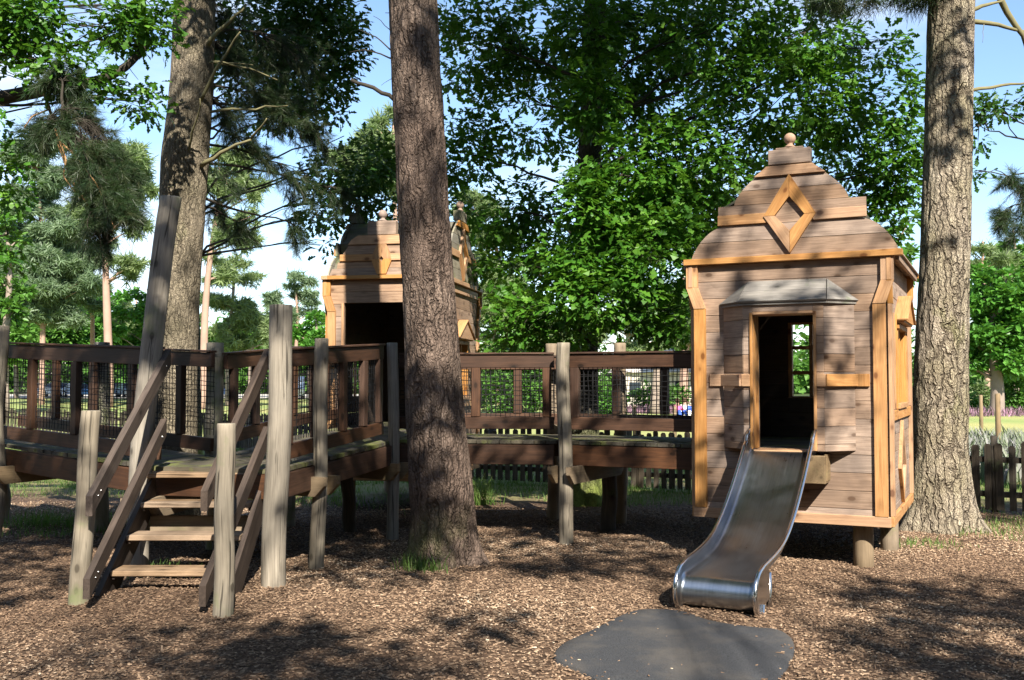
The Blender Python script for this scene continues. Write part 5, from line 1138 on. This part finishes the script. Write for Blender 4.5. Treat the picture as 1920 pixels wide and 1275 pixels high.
# ---------------------------------------------------------------- cars
M['glass']=plain('car_glass',(.02,.03,.04),.06,spec=.6); M['tyre']=plain('tyre',(.015,.015,.015),.8); M['rim']=plain('wheel_rim',(.5,.5,.52),.3,1)
M['lampw']=plain('lamp_glass',(.7,.7,.7),.15); 
def car(px,Y,rz,col,label,kind='car'):
    c=P(px,740,Y); T=thing('parked_car' if kind=='car' else 'parked_van',label,kind,(c[0],Y,0),rz,'vehicles parked beyond the lawn'); mt=plain('car_paint_'+str(px),col,.25,.2,spec=.6)
    van=kind=='van'
    if van: body=[(-2.3,.35),(2.3,.35),(2.35,.9),(2.1,1.15),(1.5,1.9),(1.2,2.05),(-2.3,2.05)]
    else: body=[(-2.1,.32),(2.1,.30),(2.15,.6),(2.0,.78),(1.15,.92),(-1.7,.98),(-2.15,.85)]
    mb=MB(); mb.prism(body,(0,-.85,0),(1,0,0),UP,(0,1,0),1.7); mb.build('body',mt,T,local=True)
    if not van:
        V=[];prof_=[(1.2,.91),(.45,1.38),(-.9,1.42),(-1.75,.96)]
        for s in(-1,1):
            for i,(x,z) in enumerate(prof_): V.append((x,s*(.82 if z<1.1 else .66),z))
        mb=MB(); mb.add(np.array(V),[[0,1,2,3],[7,6,5,4],[0,4,5,1],[1,5,6,2],[2,6,7,3],[3,7,4,0]]); mb.build('window',M['glass'],T,local=True)
        mb=MB(); mb.box((-.22,0,1.43),(.62,.64,.02)); mb.build('roof',mt,T,local=True)
    else:
        mb=MB(); mb.prism([(1.55,1.15),(2.02,1.15),(1.52,1.75),(1.2,1.75),(1.2,1.15)],(0,-.86,0),(1,0,0),UP,(0,1,0),1.72); mb.build('window',M['glass'],T,local=True)
    for x in(-1.35,1.35):
        for s in(-1,1):
            mb=MB(); mb.tube([(x,s*.70,.33),(x,s*.885,.33)],[.33,.33],16); w_=mb.build('wheel',M['tyre'],T,True,local=True); mb=MB(); mb.tube([(x,s*.88,.33),(x,s*.90,.33)],[.2,.19],12); mb.build('rim',M['rim'],w_,local=True)
    for s in(-1,1): mb=MB(); mb.box((2.12 if not van else 2.33,s*.6,.66),(.04,.16,.07)); mb.build('headlight',M['lampw'],T,local=True)
car(70,108,R(-60),(.75,.76,.78),'white car at the far left seen past the walkway balusters')
car(112,104,R(-35),(.55,.62,.70),'pale silver car left of the bright blue car')
car(146,100,R(-50),(.03,.16,.42),'bright blue car parked among silver ones beyond the lawn')
car(212,106,R(-120),(.12,.13,.15),'dark car parked left of the tall leaning post')
car(241,102,R(-55),(.45,.52,.58),'silver car closest to the tall leaning post')
car(404,104,R(-60),(.06,.12,.28),'dark blue car seen beside the grey left pine')
car(551,92,R(-75),(.75,.78,.82),'white van seen between the two right stair posts','van')
# ---------------------------------------------------------------- people on the grass
def person(loc,rz,pose,shirt,trous,hair,label,s=1.0):
    T=thing('person',label,'person',loc,rz,'people resting on the lawn')
    if pose=='sit': J=[((0,0,.12),.13),((0,-.02,.34),.115),((0,-.03,.52),.13),((0,0,.60),.055),((0,.02,.70),.085),((0,.03,.79),.08)]
    hip=[((.09,.05,.10),.085),((.14,.42,.30),.065),((.16,.62,.05),.04),((.17,.74,.04),.03)]; arm=[((.17,0,.52),.05),((.24,.10,.32),.038),((.18,.30,.24),.03),((.17,.36,.24),.024)]
    me=bpy.data.meshes.new('person_body'); V=[j[0] for j in J]; Rr=[j[1] for j in J]; E=[(i,i+1) for i in range(len(J)-1)]
    for sgn in(-1,1):
        pr_=0
        for (p,r_) in hip: V.append((p[0]*sgn,p[1],p[2]));Rr.append(r_);E.append((pr_,len(V)-1));pr_=len(V)-1
        pr_=2
        for (p,r_) in arm: V.append((p[0]*sgn,p[1],p[2]));Rr.append(r_);E.append((pr_,len(V)-1));pr_=len(V)-1
    me.from_pydata(V,E,[]); me.update(); o=bpy.data.objects.new('body',me); COL.objects.link(o); o.parent=T; me.materials.append(M['skin'])
    md=o.modifiers.new('Skin','SKIN'); sl=me.skin_vertices[0].data
    for i,r_ in enumerate(Rr): sl[i].radius=(r_,r_*.85)
    sl[0].use_root=True; md.use_smooth_shade=True; ms=o.modifiers.new('Sub','SUBSURF'); ms.levels=1; ms.render_levels=2
    mb=MB(); mb.tube([(0,-.0,.08),(0,-.02,.30),(0,-.03,.50),(0,-.01,.575)],[.155,.14,.165,.08],14); 
    for g in(-1,1): mb.tube([(.13*g,-.01,.53),(.205*g,.05,.42),(.235*g,.10,.33)],[.075,.062,.055],10)
    mb.build('shirt',shirt,T,True,local=True)
    mb=MB()
    for g in(-1,1): mb.tube([(.06*g,.0,.10),(.14*g,.42,.31),(.16*g,.60,.08)],[.11,.082,.06],12)
    mb.build('trousers',trous,T,True,local=True)
    mb=MB(); mb.lathe((0,.01,.76),[(.10,-.07),(.108,0),(.095,.07),(.05,.12),(.01,.135)],14); mb.build('hair',hair,T,True,local=True)
M['skin']=plain('skin',(.52,.33,.25),.6); pk=plain('pink_cloth',(.62,.12,.28),.9); wh=plain('white_cloth',(.75,.74,.72),.9); bu=plain('blue_cloth',(.06,.13,.50),.9); jn=plain('denim',(.08,.11,.2),.9); hb=plain('brown_hair',(.06,.035,.02),.8); rd=plain('red_cloth',(.55,.06,.05),.9)
for (px,Y,rz,a,b,h,lb) in ((1270,44,R(200),pk,bu,hb,'person in pink sitting on the grass by the slide playhouse'),(1284,45,R(150),wh,wh,hb,'person in white sitting between two others on the grass'),(1299,43,R(170),bu,wh,hb,'person in blue sitting on the grass against the playhouse edge'),(478,60,R(180),pk,rd,hb,'person in pink and red on the lawn between stair handrails')):
    x=P(px,770,Y)[0]; person((x,Y,0),rz,'sit',a,b,h,lb)
# ---------------------------------------------------------------- camera, sun, sky
cam=bpy.data.cameras.new('Camera'); co=bpy.data.objects.new('Camera',cam); COL.objects.link(co); co.location=(0,0,CH); co.rotation_euler=(PI/2+TH,0,0)
cam.sensor_fit='HORIZONTAL'; cam.sensor_width=36; cam.lens=36*F/1920; cam.clip_end=3000; cam.clip_start=.05; sc.camera=co
ld=bpy.data.lights.new('Sun','SUN'); ld.energy=5.0; ld.angle=R(.55); ld.color=(1,.93,.82); lo=bpy.data.objects.new('Sun',ld); COL.objects.link(lo); lo.rotation_euler=Vector(SUN).to_track_quat('Z','Y').to_euler()
w=bpy.data.worlds.new('World'); sc.world=w; w.use_nodes=True; nt=w.node_tree; bg=nt.nodes['Background']
sk=nt.nodes.new('ShaderNodeTexSky'); sk.sky_type='NISHITA'; sk.sun_disc=False; sk.sun_elevation=math.asin(SUN[2]); sk.sun_rotation=math.atan2(SUN[0],SUN[1]); sk.air_density=1.0; sk.dust_density=.1; sk.ozone_density=3.0
tc_=nt.nodes.new('ShaderNodeTexCoord'); mp_=nt.nodes.new('ShaderNodeMapping'); mp_.inputs['Scale'].default_value=(1,1,2.6); mp_.inputs['Location'].default_value=(.35,.1,.2); nt.links.new(tc_.outputs['Generated'],mp_.inputs[0])
nz_=nt.nodes.new('ShaderNodeTexNoise'); nz_.inputs['Scale'].default_value=3.2; nz_.inputs['Detail'].default_value=7; nz_.inputs['Roughness'].default_value=.55; nt.links.new(mp_.outputs[0],nz_.inputs['Vector'])
rp=nt.nodes.new('ShaderNodeValToRGB'); rp.color_ramp.elements[0].position=.48; rp.color_ramp.elements[0].color=(.0,.0,.0,1); rp.color_ramp.elements[1].position=.66; rp.color_ramp.elements[1].color=(.6,.6,.6,1); nt.links.new(nz_.outputs[0],rp.inputs[0])
mx=nt.nodes.new('ShaderNodeMix'); mx.data_type='RGBA'; nt.links.new(rp.outputs[0],mx.inputs[0]); nt.links.new(sk.outputs[0],mx.inputs[6]); mx.inputs[7].default_value=(5.2,5.6,6.1,1); nt.links.new(mx.outputs[2],bg.inputs[0]); bg.inputs[1].default_value=.092
sc.view_settings.view_transform='Standard'; sc.view_settings.look='None'; sc.view_settings.exposure=1.42; sc.view_settings.gamma=1
sc.render.engine='CYCLES'; sc.cycles.max_bounces=4; sc.cycles.transparent_max_bounces=4; sc.cycles.use_denoising=True; sc.cycles.sample_clamp_indirect=4
